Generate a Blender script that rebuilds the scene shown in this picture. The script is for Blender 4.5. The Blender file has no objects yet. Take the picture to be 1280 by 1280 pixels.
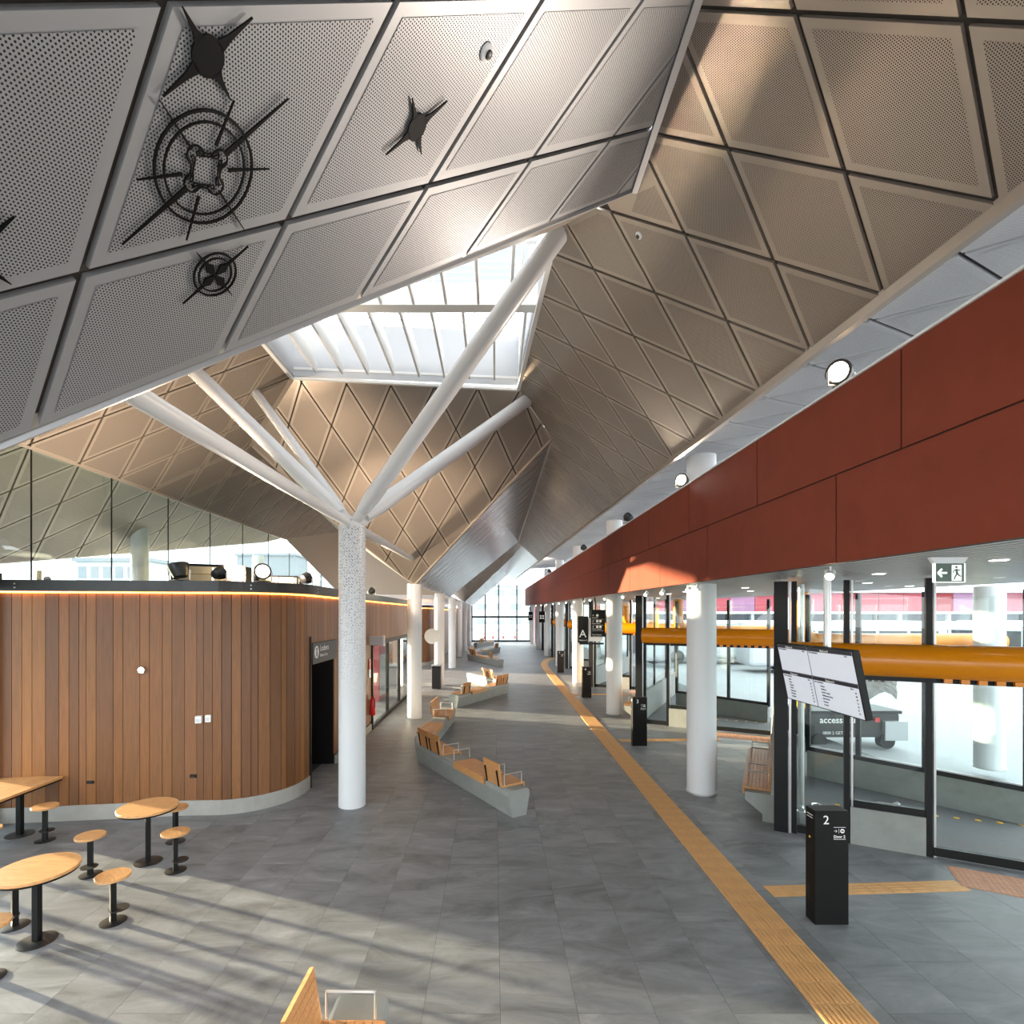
import bpy, bmesh, math, random
from mathutils import Vector, Matrix
random.seed(7)
S = bpy.context.scene
COL = S.collection
V = Vector

# ------------------------------------------------------------------ camera, sky, sun, exposure
cd = bpy.data.cameras.new('camera'); cam = bpy.data.objects.new('camera', cd); COL.objects.link(cam)
cam.location = (0, 0, 3.4); cam.rotation_euler = (math.radians(90), 0, 0)
cd.sensor_width = 36; cd.lens = 36*650/1280; cd.shift_x = 22/1280; cd.shift_y = 127/1280
cd.clip_start = .05; cd.clip_end = 600
S.camera = cam
w = bpy.data.worlds.new('world'); S.world = w; w.use_nodes = True
w.node_tree.nodes['Background'].inputs[0].default_value = (.90, .95, 1.0, 1)
w.node_tree.nodes['Background'].inputs[1].default_value = 2.8
sd = bpy.data.lights.new('sun_offscreen', 'SUN'); sun = bpy.data.objects.new('sun_offscreen', sd); COL.objects.link(sun)
sd.energy = 25; sd.angle = math.radians(1.3); sd.color = (1, .80, .55)
sun.rotation_euler = V((.94, -.338, -.075)).to_track_quat('-Z', 'Y').to_euler()
S.view_settings.view_transform = 'Standard'; S.view_settings.look = 'None'
S.view_settings.gamma = 1; S.view_settings.use_curve_mapping = False
S.view_settings.exposure = .88

# ------------------------------------------------------------------ materials
def lin(c):
    return tuple(((x/255)/12.92 if x/255 < .04045 else ((x/255+.055)/1.055)**2.4) for x in c)
class NT:
    def __init__(s, m): s.t = m.node_tree; s.b = s.t.nodes['Principled BSDF']
    def n(s, typ, ins=None, **kw):
        nd = s.t.nodes.new(typ)
        for k, v in kw.items(): setattr(nd, k, v)
        for k, v in (ins or {}).items():
            if hasattr(v, 'is_output'): s.t.links.new(v, nd.inputs[k])
            else: nd.inputs[k].default_value = v
        return nd
    def math(s, op, a, b=0.0):
        return s.n('ShaderNodeMath', {0: a, 1: b}, operation=op).outputs[0]
    def set(s, k, v):
        if hasattr(v, 'is_output'): s.t.links.new(v, s.b.inputs[k])
        else: s.b.inputs[k].default_value = v
    def mix(s, f, a, b):
        nd = s.n('ShaderNodeMix', data_type='RGBA')
        for i, v in ((0, f), (6, a), (7, b)):
            if hasattr(v, 'is_output'): s.t.links.new(v, nd.inputs[i])
            else: nd.inputs[i].default_value = v if i == 0 else tuple(v)+(1,) if len(v) == 3 else v
        return nd.outputs[2]
    def ramp(s, f, stops):
        r = s.n('ShaderNodeValToRGB', {0: f})
        e = r.color_ramp.elements
        while len(e) < len(stops): e.new(.5)
        for el, (p, c) in zip(e, stops): el.position = p; el.color = tuple(c)+(1,)
        return r.outputs[0]
def mat(name, col=(128, 128, 128), rough=.5, metal=0., emit=None, estr=0., noise=0., nscale=6., bump=0., bscale=40., spec=None, stretch=None):
    m = bpy.data.materials.new(name); m.use_nodes = True; q = NT(m); c = lin(col)
    q.set('Base Color', c+(1,)); q.set('Roughness', rough); q.set('Metallic', metal)
    if spec is not None: q.set('Specular IOR Level', spec)
    if emit: q.set('Emission Color', lin(emit)+(1,)); q.set('Emission Strength', estr)
    co = q.n('ShaderNodeTexCoord').outputs['Object']
    if stretch: co = q.n('ShaderNodeMapping', {0: co, 3: stretch}).outputs[0]
    if noise:
        f = q.n('ShaderNodeTexNoise', {'Vector': co, 'Scale': nscale, 'Detail': 6., 'Roughness': .65}).outputs[0]
        q.set('Base Color', q.ramp(f, [(.3, [x*(1-noise) for x in c]), (.7, [min(1, x*(1+noise)) for x in c])]))
    if bump:
        f = q.n('ShaderNodeTexNoise', {'Vector': co, 'Scale': bscale, 'Detail': 4.}).outputs[0]
        q.set('Normal', q.n('ShaderNodeBump', {'Strength': bump, 'Height': f, 'Distance': .01}).outputs[0])
    return m
def wood_mat(name, cols, grain=(1, 1, 12), scale=7., rough=.5, contrast=.35):
    m = bpy.data.materials.new(name); m.use_nodes = True; q = NT(m)
    oi = q.n('ShaderNodeObjectInfo')
    co = q.n('ShaderNodeTexCoord').outputs['Object']
    off = q.n('ShaderNodeVectorMath', {0: oi.outputs['Location'], 1: (3.1, 2.3, 1.7)}, operation='MULTIPLY').outputs[0]
    rnd = q.math('MULTIPLY', oi.outputs['Random'], 40.)
    co = q.n('ShaderNodeVectorMath', {0: co, 1: off}, operation='ADD').outputs[0]
    co = q.n('ShaderNodeVectorMath', {0: co, 1: q.n('ShaderNodeCombineXYZ', {0: rnd, 1: rnd, 2: rnd}).outputs[0]}, operation='ADD').outputs[0]
    co = q.n('ShaderNodeMapping', {0: co, 3: grain}).outputs[0]
    f = q.n('ShaderNodeTexNoise', {'Vector': co, 'Scale': scale, 'Detail': 5., 'Roughness': .6, 'Distortion': .6}).outputs[0]
    base = q.ramp(oi.outputs['Random'], [(i/(len(cols)-1), lin(c)) for i, c in enumerate(cols)])
    dark = q.n('ShaderNodeMix', {0: 1.0}, data_type='RGBA', blend_type='MULTIPLY')
    q.t.links.new(base, dark.inputs[6]); q.t.links.new(q.ramp(f, [(.3, (1-contrast,)*3), (.7, (1.15,)*3)]), dark.inputs[7])
    q.set('Base Color', dark.outputs[2]); q.set('Roughness', rough)
    q.set('Normal', q.n('ShaderNodeBump', {'Strength': .15, 'Height': f, 'Distance': .004}).outputs[0])
    return m
def perf_mat(name, col, rough=.34, metal=.85, pitch=.0155, hole=.27, streak=True, sb=.12):
    m = bpy.data.materials.new(name); m.use_nodes = True; q = NT(m)
    uv = q.n('ShaderNodeUVMap').outputs[0]
    p = q.n('ShaderNodeVectorMath', {0: uv, 1: (1/(pitch*1.732), 1/pitch, 0)}, operation='MULTIPLY').outputs[0]
    ds = []
    for o in ((0, 0, 0), (.5, .5, 0)):
        a = q.n('ShaderNodeVectorMath', {0: p, 1: o}, operation='ADD').outputs[0]
        a = q.n('ShaderNodeVectorMath', {0: a}, operation='FRACTION').outputs[0]
        a = q.n('ShaderNodeVectorMath', {0: a, 1: (.5, .5, 0)}, operation='SUBTRACT').outputs[0]
        a = q.n('ShaderNodeVectorMath', {0: a, 1: (1.732, 1, 0)}, operation='MULTIPLY').outputs[0]
        ds.append(q.n('ShaderNodeVectorMath', {0: a}, operation='LENGTH').outputs['Value'])
    d = q.math('MINIMUM', ds[0], ds[1])
    h = q.math('LESS_THAN', d, hole)
    oi = q.n('ShaderNodeObjectInfo').outputs['Random']
    c = lin(col)
    cc = q.ramp(oi, [(0, [x*.92 for x in c]), (1, [x*1.08 for x in c])])
    q.set('Base Color', q.mix(h, cc, (.012, .012, .014)))
    q.set('Metallic', q.math('MULTIPLY', q.math('SUBTRACT', 1., h), metal))
    q.set('Roughness', q.math('ADD', q.math('MULTIPLY', h, .6), rough))
    if streak:
        sv = q.n('ShaderNodeVectorMath', {0: uv, 1: (1.2, 9, 0)}, operation='MULTIPLY').outputs[0]
        f = q.n('ShaderNodeTexNoise', {'Vector': sv, 'Scale': 2.2, 'Detail': 3.}).outputs[0]
        q.set('Normal', q.n('ShaderNodeBump', {'Strength': sb, 'Height': f, 'Distance': .01}).outputs[0])
    return m
def glass_mat(name, tint=(.93, .97, .96), refl=.06, rough=0.01):
    m = bpy.data.materials.new(name); m.use_nodes = True; t = m.node_tree; q = NT(m)
    t.nodes.remove(q.b)
    tr = q.n('ShaderNodeBsdfTransparent', {0: tint+(1,)}); gl = q.n('ShaderNodeBsdfGlossy', {0: (1, 1, 1, 1), 'Roughness': rough})
    lw = q.n('ShaderNodeLayerWeight', {0: .5}).outputs['Facing']
    f = q.math('ADD', q.math('MULTIPLY', q.math('POWER', lw, 5.), .7), refl*.5)
    mx = q.n('ShaderNodeMixShader', {0: f}); t.links.new(tr.outputs[0], mx.inputs[1]); t.links.new(gl.outputs[0], mx.inputs[2])
    t.links.new(mx.outputs[0], t.nodes['Material Output'].inputs[0])
    return m
def floor_mat(name):
    m = bpy.data.materials.new(name); m.use_nodes = True; q = NT(m)
    geo = q.n('ShaderNodeNewGeometry').outputs['Position']
    oi = q.n('ShaderNodeObjectInfo').outputs['Random']
    off = q.n('ShaderNodeCombineXYZ', {0: q.math('MULTIPLY', oi, 9.), 1: q.math('MULTIPLY', oi, 5.), 2: 0.}).outputs[0]
    co = q.n('ShaderNodeVectorMath', {0: geo, 1: off}, operation='ADD').outputs[0]
    st = q.n('ShaderNodeMapping', {0: co, 3: (.9, 2.4, 1)}).outputs[0]
    a = q.n('ShaderNodeTexNoise', {'Vector': st, 'Scale': 1.1, 'Detail': 9., 'Roughness': .68, 'Distortion': .8}).outputs[0]
    b = q.n('ShaderNodeTexNoise', {'Vector': geo, 'Scale': .35, 'Detail': 4.}).outputs[0]
    c1 = q.ramp(a, [(.28, lin((80, 83, 86))), (.45, lin((112, 115, 118))), (.6, lin((130, 133, 137))), (.8, lin((162, 165, 168)))])
    c2 = q.ramp(b, [(.3, (.82, .82, .83)), (.7, (1.12, 1.12, 1.12))])
    mu = q.n('ShaderNodeMix', {0: 1.0}, data_type='RGBA', blend_type='MULTIPLY'); q.t.links.new(c1, mu.inputs[6]); q.t.links.new(c2, mu.inputs[7])
    c3 = q.ramp(oi, [(0, (.97, .97, .97)), (1, (1.03, 1.03, 1.03))])
    mv = q.n('ShaderNodeMix', {0: 1.0}, data_type='RGBA', blend_type='MULTIPLY'); q.t.links.new(mu.outputs[2], mv.inputs[6]); q.t.links.new(c3, mv.inputs[7])
    q.set('Base Color', mv.outputs[2])
    q.set('Roughness', q.ramp(a, [(.3, (.42,)*3), (.7, (.58,)*3)]))
    f1 = q.n('ShaderNodeTexNoise', {'Vector': q.n('ShaderNodeMapping', {0: geo, 3: (8, 60, 1)}).outputs[0], 'Scale': 1., 'Detail': 2.}).outputs[0]
    hh = q.math('ADD', q.math('MULTIPLY', f1, .5), q.math('MULTIPLY', a, 1.))
    q.set('Normal', q.n('ShaderNodeBump', {'Strength': .22, 'Height': hh, 'Distance': .012}).outputs[0])
    return m
def pattern_mat(name):   # column sleeve: fine triangular punched pattern that dies out towards the foot
    m = bpy.data.materials.new(name); m.use_nodes = True; q = NT(m)
    uv = q.n('ShaderNodeUVMap').outputs[0]
    p = q.n('ShaderNodeVectorMath', {0: uv, 1: (13, 13, 0)}, operation='MULTIPLY').outputs[0]
    ch = q.n('ShaderNodeTexVoronoi', {'Vector': p, 'Scale': 1.6, 'Randomness': .55}, feature='DISTANCE_TO_EDGE').outputs['Distance']
    wv = q.n('ShaderNodeTexWave', {'Vector': p, 'Scale': .9, 'Distortion': 1.5}, bands_direction='DIAGONAL').outputs['Fac']
    f = q.math('MULTIPLY', q.math('GREATER_THAN', ch, .16), q.math('GREATER_THAN', wv, .42))
    z = q.n('ShaderNodeSeparateXYZ', {0: uv}).outputs[1]
    fade = q.ramp(q.math('MULTIPLY', q.math('SUBTRACT', z, 1.7), .45), [(0, (0, 0, 0)), (1, (1, 1, 1))])
    q.set('Base Color', q.mix(q.math('MULTIPLY', f, fade), lin((212, 214, 216)), lin((140, 142, 146))))
    q.set('Roughness', .38)
    return m
def sl(c): return tuple(c)
M_ = {}
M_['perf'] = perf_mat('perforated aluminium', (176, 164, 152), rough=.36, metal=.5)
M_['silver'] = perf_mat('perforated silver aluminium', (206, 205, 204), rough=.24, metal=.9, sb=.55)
M_['silver_edge'] = mat('bright silver aluminium', (206, 205, 204), .26, .9)
M_['lantern'] = mat('pale grey lantern lining', (196, 199, 203), .6)
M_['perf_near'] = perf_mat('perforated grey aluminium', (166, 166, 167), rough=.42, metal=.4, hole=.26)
M_['perf_white'] = perf_mat('perforated white soffit', (246, 247, 248), rough=.5, metal=0., hole=.16, streak=False)
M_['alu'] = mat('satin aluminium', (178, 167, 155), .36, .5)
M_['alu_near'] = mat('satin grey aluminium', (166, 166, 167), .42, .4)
M_['seam'] = mat('dark panel backing', (62, 56, 50), .8)  # dark sheet behind the open panel joints
M_['emblem'] = mat('matt black emblem', (7, 7, 7), .6, spec=.15)
M_['glass_roof'] = glass_mat('dimming roof glass', (.46, .47, .48))  # even grey tint, added to dim the daylight through the skylight
M_['yard_ob'] = mat('grey yard concrete', (122, 124, 127), .8, noise=.05)
M_['soffit_white'] = mat('white soffit frame', (240, 241, 242), .5)
M_['white'] = mat('white painted steel', (214, 215, 216), .33, bump=.02)
M_['white_beam'] = mat('white beam paint', (236, 236, 234), .5)
M_['sleeve'] = pattern_mat('punched white column sleeve')
M_['red'] = mat('terracotta red cladding', (122, 58, 43), .75, noise=.07, nscale=2.5, spec=.15)
M_['joint'] = mat('dark joint', (40, 22, 20), .8)
M_['black'] = mat('black steel', (12, 12, 13), .45, 0., spec=.3)
M_['blackgloss'] = mat('black sign enamel', (11, 10, 10), .45, spec=.25)
M_['dark'] = mat('dark grey steel', (58, 58, 58), .38, .6, noise=.12, nscale=3)
M_['sign_grey'] = mat('charcoal sign board', (66, 67, 69), .5)
M_['chrome'] = mat('brushed stainless steel', (206, 206, 204), .32, .75)
M_['concrete'] = mat('smooth grey concrete', (136, 138, 134), .6, noise=.12, nscale=3., bump=.05, bscale=20)
M_['plinth'] = mat('pale concrete plinth', (158, 156, 150), .65, noise=.1, nscale=2.5)
M_['asphalt'] = mat('pale concrete yard', (146, 148, 150), .7, noise=.06, nscale=.6)
M_['road'] = mat('grey aggregate paving', (104, 106, 108), .8, noise=.14, nscale=30)
M_['yellow'] = mat('amber yellow paint', (228, 138, 0), .25, bump=.01, bscale=8)
M_['tactile'] = mat('ochre tactile paver', (202, 156, 102), .6, noise=.1, nscale=4.)
M_['tactile_d'] = mat('terracotta tactile paver', (176, 128, 98), .65, noise=.1, nscale=5.)
M_['board'] = wood_mat('stained timber board', [(124, 80, 46), (138, 88, 44), (110, 70, 38), (148, 97, 48), (102, 65, 36), (130, 82, 40)], (14, 14, .7), 3., .45, .22)
M_['oak'] = wood_mat('oiled hardwood', [(188, 132, 80), (196, 142, 88), (180, 124, 74)], (3, 22, 22), 2.2, .45, .34)
M_['oak_top'] = wood_mat('oiled hardwood top', [(196, 146, 94), (203, 154, 102)], (3, 20, 20), 2., .42, .22)
M_['text'] = mat('white lettering', (238, 238, 236), .5)
M_['text_dark'] = mat('dark lettering', (52, 54, 60), .5)
M_['glass'] = glass_mat('clear glass')
M_['glass_g'] = glass_mat('green tinted glass', (.80, .86, .84), .10)
M_['led'] = mat('amber light strip', (255, 190, 90), .5, emit=(255, 164, 62), estr=7)
M_['lamp'] = mat('warm lamp lens', (255, 240, 220), .4, emit=(255, 226, 190), estr=9)
M_['lamp_hot'] = mat('hot spot lamp', (255, 250, 235), .4, emit=(255, 226, 185), estr=60)
M_['down'] = mat('downlight lens', (255, 255, 250), .4, emit=(255, 248, 235), estr=5)
M_['exit'] = mat('exit sign face', (96, 112, 102), .4)
M_['exit_w'] = mat('exit sign symbol', (240, 245, 240), .4, emit=(240, 248, 242), estr=.6)
M_['screen'] = mat('lit screen', (196, 200, 208), .4, emit=(190, 196, 206), estr=.35)
M_['screen_band'] = mat('screen header band', (52, 54, 66), .4)
M_['plastic'] = mat('crumpled plastic wrap', (205, 208, 208), .25, bump=.5, bscale=25)
M_['pink'] = mat('pink cladding', (190, 84, 96), .6)
M_['lilac'] = mat('lilac cladding', (176, 128, 160), .6)
M_['rose'] = mat('rose cladding', (190, 108, 122), .6)
M_['crimson'] = mat('crimson cladding', (164, 46, 52), .6)
M_['bld'] = mat('pale grey building', (206, 210, 213), .7, noise=.05)
M_['bld_d'] = mat('blue grey cladding', (150, 158, 166), .7)
M_['win'] = mat('dark window pane', (46, 52, 58), .12)
M_['bus'] = mat('white coach paint', (186, 189, 192), .3)
M_['tyre'] = mat('black rubber', (24, 24, 25), .8)
M_['orange'] = mat('orange cone plastic', (226, 72, 52), .5)
M_['red_ext'] = mat('red extinguisher paint', (190, 28, 28), .3)
M_['dot'] = mat('yellow paving dot', (232, 180, 40), .6)
M_['slat'] = mat('grey soffit slat', (170, 172, 174), .4, .3)
M_['cream'] = mat('cream metal panel', (216, 200, 160), .5)

# ------------------------------------------------------------------ geometry helpers
class G:
    def __init__(s): s.v = []; s.f = []; s.m = []; s.uv = None
    def add(s, vs, fs, mi=0):
        b = len(s.v); s.v += [tuple(p) for p in vs]; s.f += [tuple(b+i for i in f) for f in fs]; s.m += [mi]*len(fs); return s
    def box(s, c, d, M=None, mi=0):
        x, y, z = d[0]/2, d[1]/2, d[2]/2
        vs = [V((i*x, j*y, k*z)) for k in (-1, 1) for j in (-1, 1) for i in (-1, 1)]
        if M is not None: vs = [M @ p for p in vs]
        vs = [p+V(c) for p in vs]
        return s.add(vs, [(0, 2, 3, 1), (4, 5, 7, 6), (0, 1, 5, 4), (2, 6, 7, 3), (0, 4, 6, 2), (1, 3, 7, 5)], mi)
    def bar(s, a, b, wd, ht, up=(0, 0, 1), mi=0):
        a, b = V(a), V(b); t = (b-a).normalized(); r = t.cross(V(up)).normalized(); u = r.cross(t)
        vs = [p+r*i*wd/2+u*j*ht/2 for p in (a, b) for i, j in ((-1, -1), (1, -1), (1, 1), (-1, 1))]
        return s.add(vs, [(3, 2, 1, 0), (4, 5, 6, 7), (0, 1, 5, 4), (1, 2, 6, 5), (2, 3, 7, 6), (3, 0, 4, 7)], mi)
    def tube(s, pts, r, n=12, cap=True, mi=0):
        pts = [V(p) for p in pts]; R = r if isinstance(r, (list, tuple)) else [r]*len(pts)
        t0 = (pts[1]-pts[0]).normalized(); ref = V((0, 0, 1)) if abs(t0.z) < .9 else V((1, 0, 0))
        u = t0.cross(ref).normalized(); vs = []
        for i, p in enumerate(pts):
            if i == 0: t = t0
            elif i == len(pts)-1: t = (pts[i]-pts[i-1]).normalized()
            else: t = ((pts[i]-pts[i-1]).normalized()+(pts[i+1]-pts[i]).normalized()).normalized()
            u = (u-t*u.dot(t)).normalized(); w_ = t.cross(u)
            vs += [p+(u*math.cos(2*math.pi*k/n)+w_*math.sin(2*math.pi*k/n))*R[i] for k in range(n)]
        fs = [(i*n+k, i*n+(k+1) % n, (i+1)*n+(k+1) % n, (i+1)*n+k) for i in range(len(pts)-1) for k in range(n)]
        if cap: fs += [tuple(range(n-1, -1, -1)), tuple(range((len(pts)-1)*n, len(pts)*n))]
        return s.add(vs, fs, mi)
    def lathe(s, prof, c=(0, 0, 0), n=24, M=None, mi=0):   # prof: (r, z)
        vs = []
        for r, z in prof: vs += [V((r*math.cos(2*math.pi*k/n), r*math.sin(2*math.pi*k/n), z)) for k in range(n)]
        if M is not None: vs = [M @ p for p in vs]
        vs = [p+V(c) for p in vs]
        fs = [(i*n+k, i*n+(k+1) % n, (i+1)*n+(k+1) % n, (i+1)*n+k) for i in range(len(prof)-1) for k in range(n)]
        fs += [tuple(range(n-1, -1, -1)), tuple(range((len(prof)-1)*n, len(prof)*n))]
        return s.add(vs, fs, mi)
    def poly(s, pts, mi=0): return s.add(pts, [tuple(range(len(pts)))], mi)
    def slab(s, pts, d, mi=0):   # polygon pts extruded by vector d
        n = len(pts); d = V(d); vs = [V(p) for p in pts]+[V(p)+d for p in pts]
        return s.add(vs, [tuple(range(n)), tuple(range(2*n-1, n-1, -1))]+[(i, n+i, n+(i+1) % n, (i+1) % n) for i in range(n)], mi)
def ob(name, g, mats, parent=None, smooth=False, label=None, cat=None, group=None, kind=None, world=True, bevel=0, fix=True):
    me = bpy.data.meshes.new(name)
    off = V((0, 0, 0))
    if parent is not None and world: off = V(parent['_o']) if '_o' in parent else V((0, 0, 0))
    vs = [tuple(V(p)-off) for p in g.v] if off.length else g.v
    me.from_pydata(vs, [], g.f); me.update()
    for m in (mats if isinstance(mats, (list, tuple)) else [mats]): me.materials.append(M_[m] if isinstance(m, str) else m)
    if any(g.m): me.polygons.foreach_set('material_index', g.m)
    if g.uv:
        ul = me.uv_layers.new(name='UVMap')
        for lp in me.loops: ul.data[lp.index].uv = g.uv[lp.vertex_index]
    if fix:
        bm = bmesh.new(); bm.from_mesh(me); bmesh.ops.recalc_face_normals(bm, faces=bm.faces); bm.to_mesh(me); bm.free()
    if smooth:
        me.polygons.foreach_set('use_smooth', [True]*len(me.polygons))
        me.set_sharp_from_angle(angle=math.radians(40))
    o = bpy.data.objects.new(name, me); COL.objects.link(o)
    if bevel:
        b = o.modifiers.new('bevel', 'BEVEL'); b.width = bevel; b.segments = 2; b.limit_method = 'ANGLE'
    if parent is not None:
        o.parent = parent
        if world: o['_o'] = tuple(off)
    tag(o, label, cat, group, kind)
    return o
def tag(o, label=None, cat=None, group=None, kind=None):
    for k, v in (('label', label), ('category', cat), ('group', group), ('kind', kind)):
        if v: o[k] = v
    return o
def thing(name, loc=(0, 0, 0), label=None, cat=None, group=None, kind=None, rz=0):
    o = bpy.data.objects.new(name, None); COL.objects.link(o); o.location = loc; o.rotation_euler.z = rz
    o.empty_display_size = .1; o['_o'] = tuple(loc)
    return tag(o, label, cat, group, kind)
def copy_tree(o, loc=None, rz=None, label=None, parent=None, group=None):
    c = o.copy(); COL.objects.link(c); c.parent = parent
    if loc is not None: c.location = loc
    if rz is not None: c.rotation_euler.z = rz
    if label: c['label'] = label
    if group: c['group'] = group
    for ch in list(o.children): copy_tree(ch, parent=c)
    return c
def text(name, s, size, origin, right, up, m, parent=None, align='LEFT', depth=.0015, world=True, bold=0, sx=1.):
    cu = bpy.data.curves.new('t', 'FONT'); cu.body = s; cu.size = size; cu.align_x = align; cu.extrude = depth; cu.offset = bold; cu.resolution_u = 3
    t = bpy.data.objects.new('t', cu); COL.objects.link(t)
    me = bpy.data.meshes.new_from_object(t.evaluated_get(bpy.context.evaluated_depsgraph_get()))
    r, u = V(right).normalized()*sx, V(up).normalized(); nn = r.cross(u).normalized()
    g = G(); g.add([V(origin)+r*v.co.x+u*v.co.y+nn*v.co.z for v in me.vertices], [tuple(p.vertices) for p in me.polygons])
    bpy.data.objects.remove(t); bpy.data.curves.remove(cu); bpy.data.meshes.remove(me)
    return ob(name, g, m, parent, world=world, fix=False)
def clip(sub, cl):   # Sutherland-Hodgman, cl convex counter-clockwise
    out = list(sub)
    for i in range(len(cl)):
        a, b = cl[i], cl[(i+1) % len(cl)]; inp, out = out, []
        side = lambda p: (b[0]-a[0])*(p[1]-a[1])-(b[1]-a[1])*(p[0]-a[0])
        for j in range(len(inp)):
            p, q = inp[j], inp[(j+1) % len(inp)]; sp, sq = side(p), side(q)
            if sp >= 0: out.append(p)
            if (sp >= 0) != (sq >= 0):
                t = sp/(sp-sq); out.append((p[0]+(q[0]-p[0])*t, p[1]+(q[1]-p[1])*t))
        if not out: return []
    res = []
    for p in out:
        if not res or math.dist(p, res[-1]) > 1e-4: res.append(p)
    if len(res) > 1 and math.dist(res[0], res[-1]) < 1e-4: res.pop()
    return res
def area(p): return .5*sum(p[i][0]*p[(i+1) % len(p)][1]-p[(i+1) % len(p)][0]*p[i][1] for i in range(len(p)))
def ccw(p): return p if area(p) > 0 else p[::-1]
def inset(p, d):
    p = ccw(p); out = p
    for i in range(len(p)):
        a, b = p[i], p[(i+1) % len(p)]; L_ = math.dist(a, b)
        if L_ < 1e-5: continue
        nx, ny = -(b[1]-a[1])/L_, (b[0]-a[0])/L_
        a2 = (a[0]+nx*d, a[1]+ny*d); b2 = (b[0]+nx*d, b[1]+ny*d)
        big = 100; tx, ty = (b2[0]-a2[0])/L_, (b2[1]-a2[1])/L_
        A = (a2[0]-tx*big, a2[1]-ty*big); B = (a2[0]+tx*big, a2[1]+ty*big)
        out = clip(out, [A, B, (B[0]+nx*big, B[1]+ny*big), (A[0]+nx*big, A[1]+ny*big)])
        if len(out) < 3: return []
    return out

# ------------------------------------------------------------------ folded ceiling: plane + lattice of diamond panels
def ceiling_plane(label, o, eu, ev, poly3, u0, v0, a, b, mi='perf', me='alu', gap=.038, nmax=280, border=.055, name='ceiling', back='seam', lim=None):
    """o, eu, ev: frame; poly3: outline in 3-D; lattice node at (u0, v0), spacing a along eu, rows b along ev, half shift per row"""
    o, eu, ev = V(o), V(eu).normalized(), V(ev).normalized()
    nn = eu.cross(ev).normalized()
    if (V((0, 8, 1.5))-V(poly3[0])).dot(nn) < 0: nn = -nn       # nn looks into the hall
    P2 = [((V(p)-o).dot(eu), (V(p)-o).dot(ev)) for p in poly3]
    to3 = lambda q, d=0.: o+eu*q[0]+ev*q[1]+nn*d
    g = G(); g.slab([to3(q, -.034) for q in P2], nn*-.02)
    root = ob(name, g, back, label=label, kind='structure')
    us = [p[0] for p in P2]; vs = [p[1] for p in P2]
    k0, k1 = int((min(vs)-v0)/b)-2, int((max(vs)-v0)/b)+2
    n = 0
    for k in range(k0, k1+1):
        for i in range(int((min(us)-u0)/a)-2, int((max(us)-u0)/a)+3):
            cu, cv = u0+a*(i+(0. if k % 2 else .5)), v0+b*k
            rh = [(cu-a/2, cv), (cu, cv-b), (cu+a/2, cv), (cu, cv+b)]
            rh = inset(rh, gap/2)
            p = clip(P2, ccw(rh))
            if len(p) < 3 or abs(area(p)) < .012: continue
            p = ccw(p)
            if lim and not lim(to3((cu, cv))): continue
            if n >= nmax: break
            n += 1
            g = G(); g.slab([to3(q, 0.) for q in p], nn*-.03)
            g.uv = [(q[0], q[1]) for q in p]*2
            if gap and border:
                q = inset(p, border)
                if len(q) >= 3 and area(q) > .01:
                    g.poly([to3(x, .003) for x in q], 1); g.uv += [(x[0], x[1]) for x in q]
            ob('panel', g, [me, mi], root)
    return root, to3
A = V((1.5, 5.57, 7.95)); B = V((1.5, 13.54, 7.95)); C = V((-2.62, 16.95, 4.32))
S1 = V((.58, 12.57, 8.81)); S2 = V((-4.7, 12.08, 8.87)); S4 = V((.846, 6.965, 8.56)); S3 = V((-4.65, 6.6, 8.87))
E0 = V((-2.6, 2.8, 4.35))
zR = lambda x: 9.36-.94*x
zL = lambda x: 7.95-.878*(1.5-x)
eaveX = lambda y: 3.5-.021*y
def RP(x, y): return (x, y, zR(x))
def LP(x, y): return (x, y, zL(x))
DY = 27.5
sR = math.sqrt(1+.94**2); sL = math.sqrt(1+.878**2)
YS = A.y+DY
r_out = [RP(eaveX(-6), -6), RP(eaveX(YS), YS), RP(1.5, YS), RP(1.5, B.y), RP(S1.x, S1.y), RP(S4.x, S4.y), RP(1.5, A.y), RP(1.5, -6)]
ceil_R, _ = ceiling_plane('long perforated metal ceiling slope descending to the red fascia', (0, 0, 9.36), (0, 1, 0), (1, 0, -.94), r_out,
    3.51, 2.03*sR, 1.02, .93, lim=lambda p: -1.5 < p.y, nmax=300)
g = G(); g.slab([RP(eaveX(YS), YS), RP(eaveX(62.5), 62.5), RP(1.5, 62.5), RP(1.5, B.y+DY), RP(S1.x, S1.y+DY), RP(S4.x, S4.y+DY), RP(1.5, YS)], (.03, 0, .03))
ob('ceiling', g, 'silver_edge', label='far end of the long metal ceiling slope', kind='structure')
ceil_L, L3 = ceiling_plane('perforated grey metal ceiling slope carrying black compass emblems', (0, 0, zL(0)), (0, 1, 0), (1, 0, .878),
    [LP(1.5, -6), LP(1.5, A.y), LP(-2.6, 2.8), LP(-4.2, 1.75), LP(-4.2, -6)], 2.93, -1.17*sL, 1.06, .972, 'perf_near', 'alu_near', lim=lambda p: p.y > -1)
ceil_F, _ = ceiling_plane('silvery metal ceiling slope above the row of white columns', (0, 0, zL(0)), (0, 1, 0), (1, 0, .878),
    [LP(1.5, B.y), LP(1.5, A.y+DY), LP(-2.6, 2.8+DY), LP(-2.6, C.y)], 2.93, -1.17*sL, 1.06, .972, 'silver', 'silver_edge')
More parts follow.
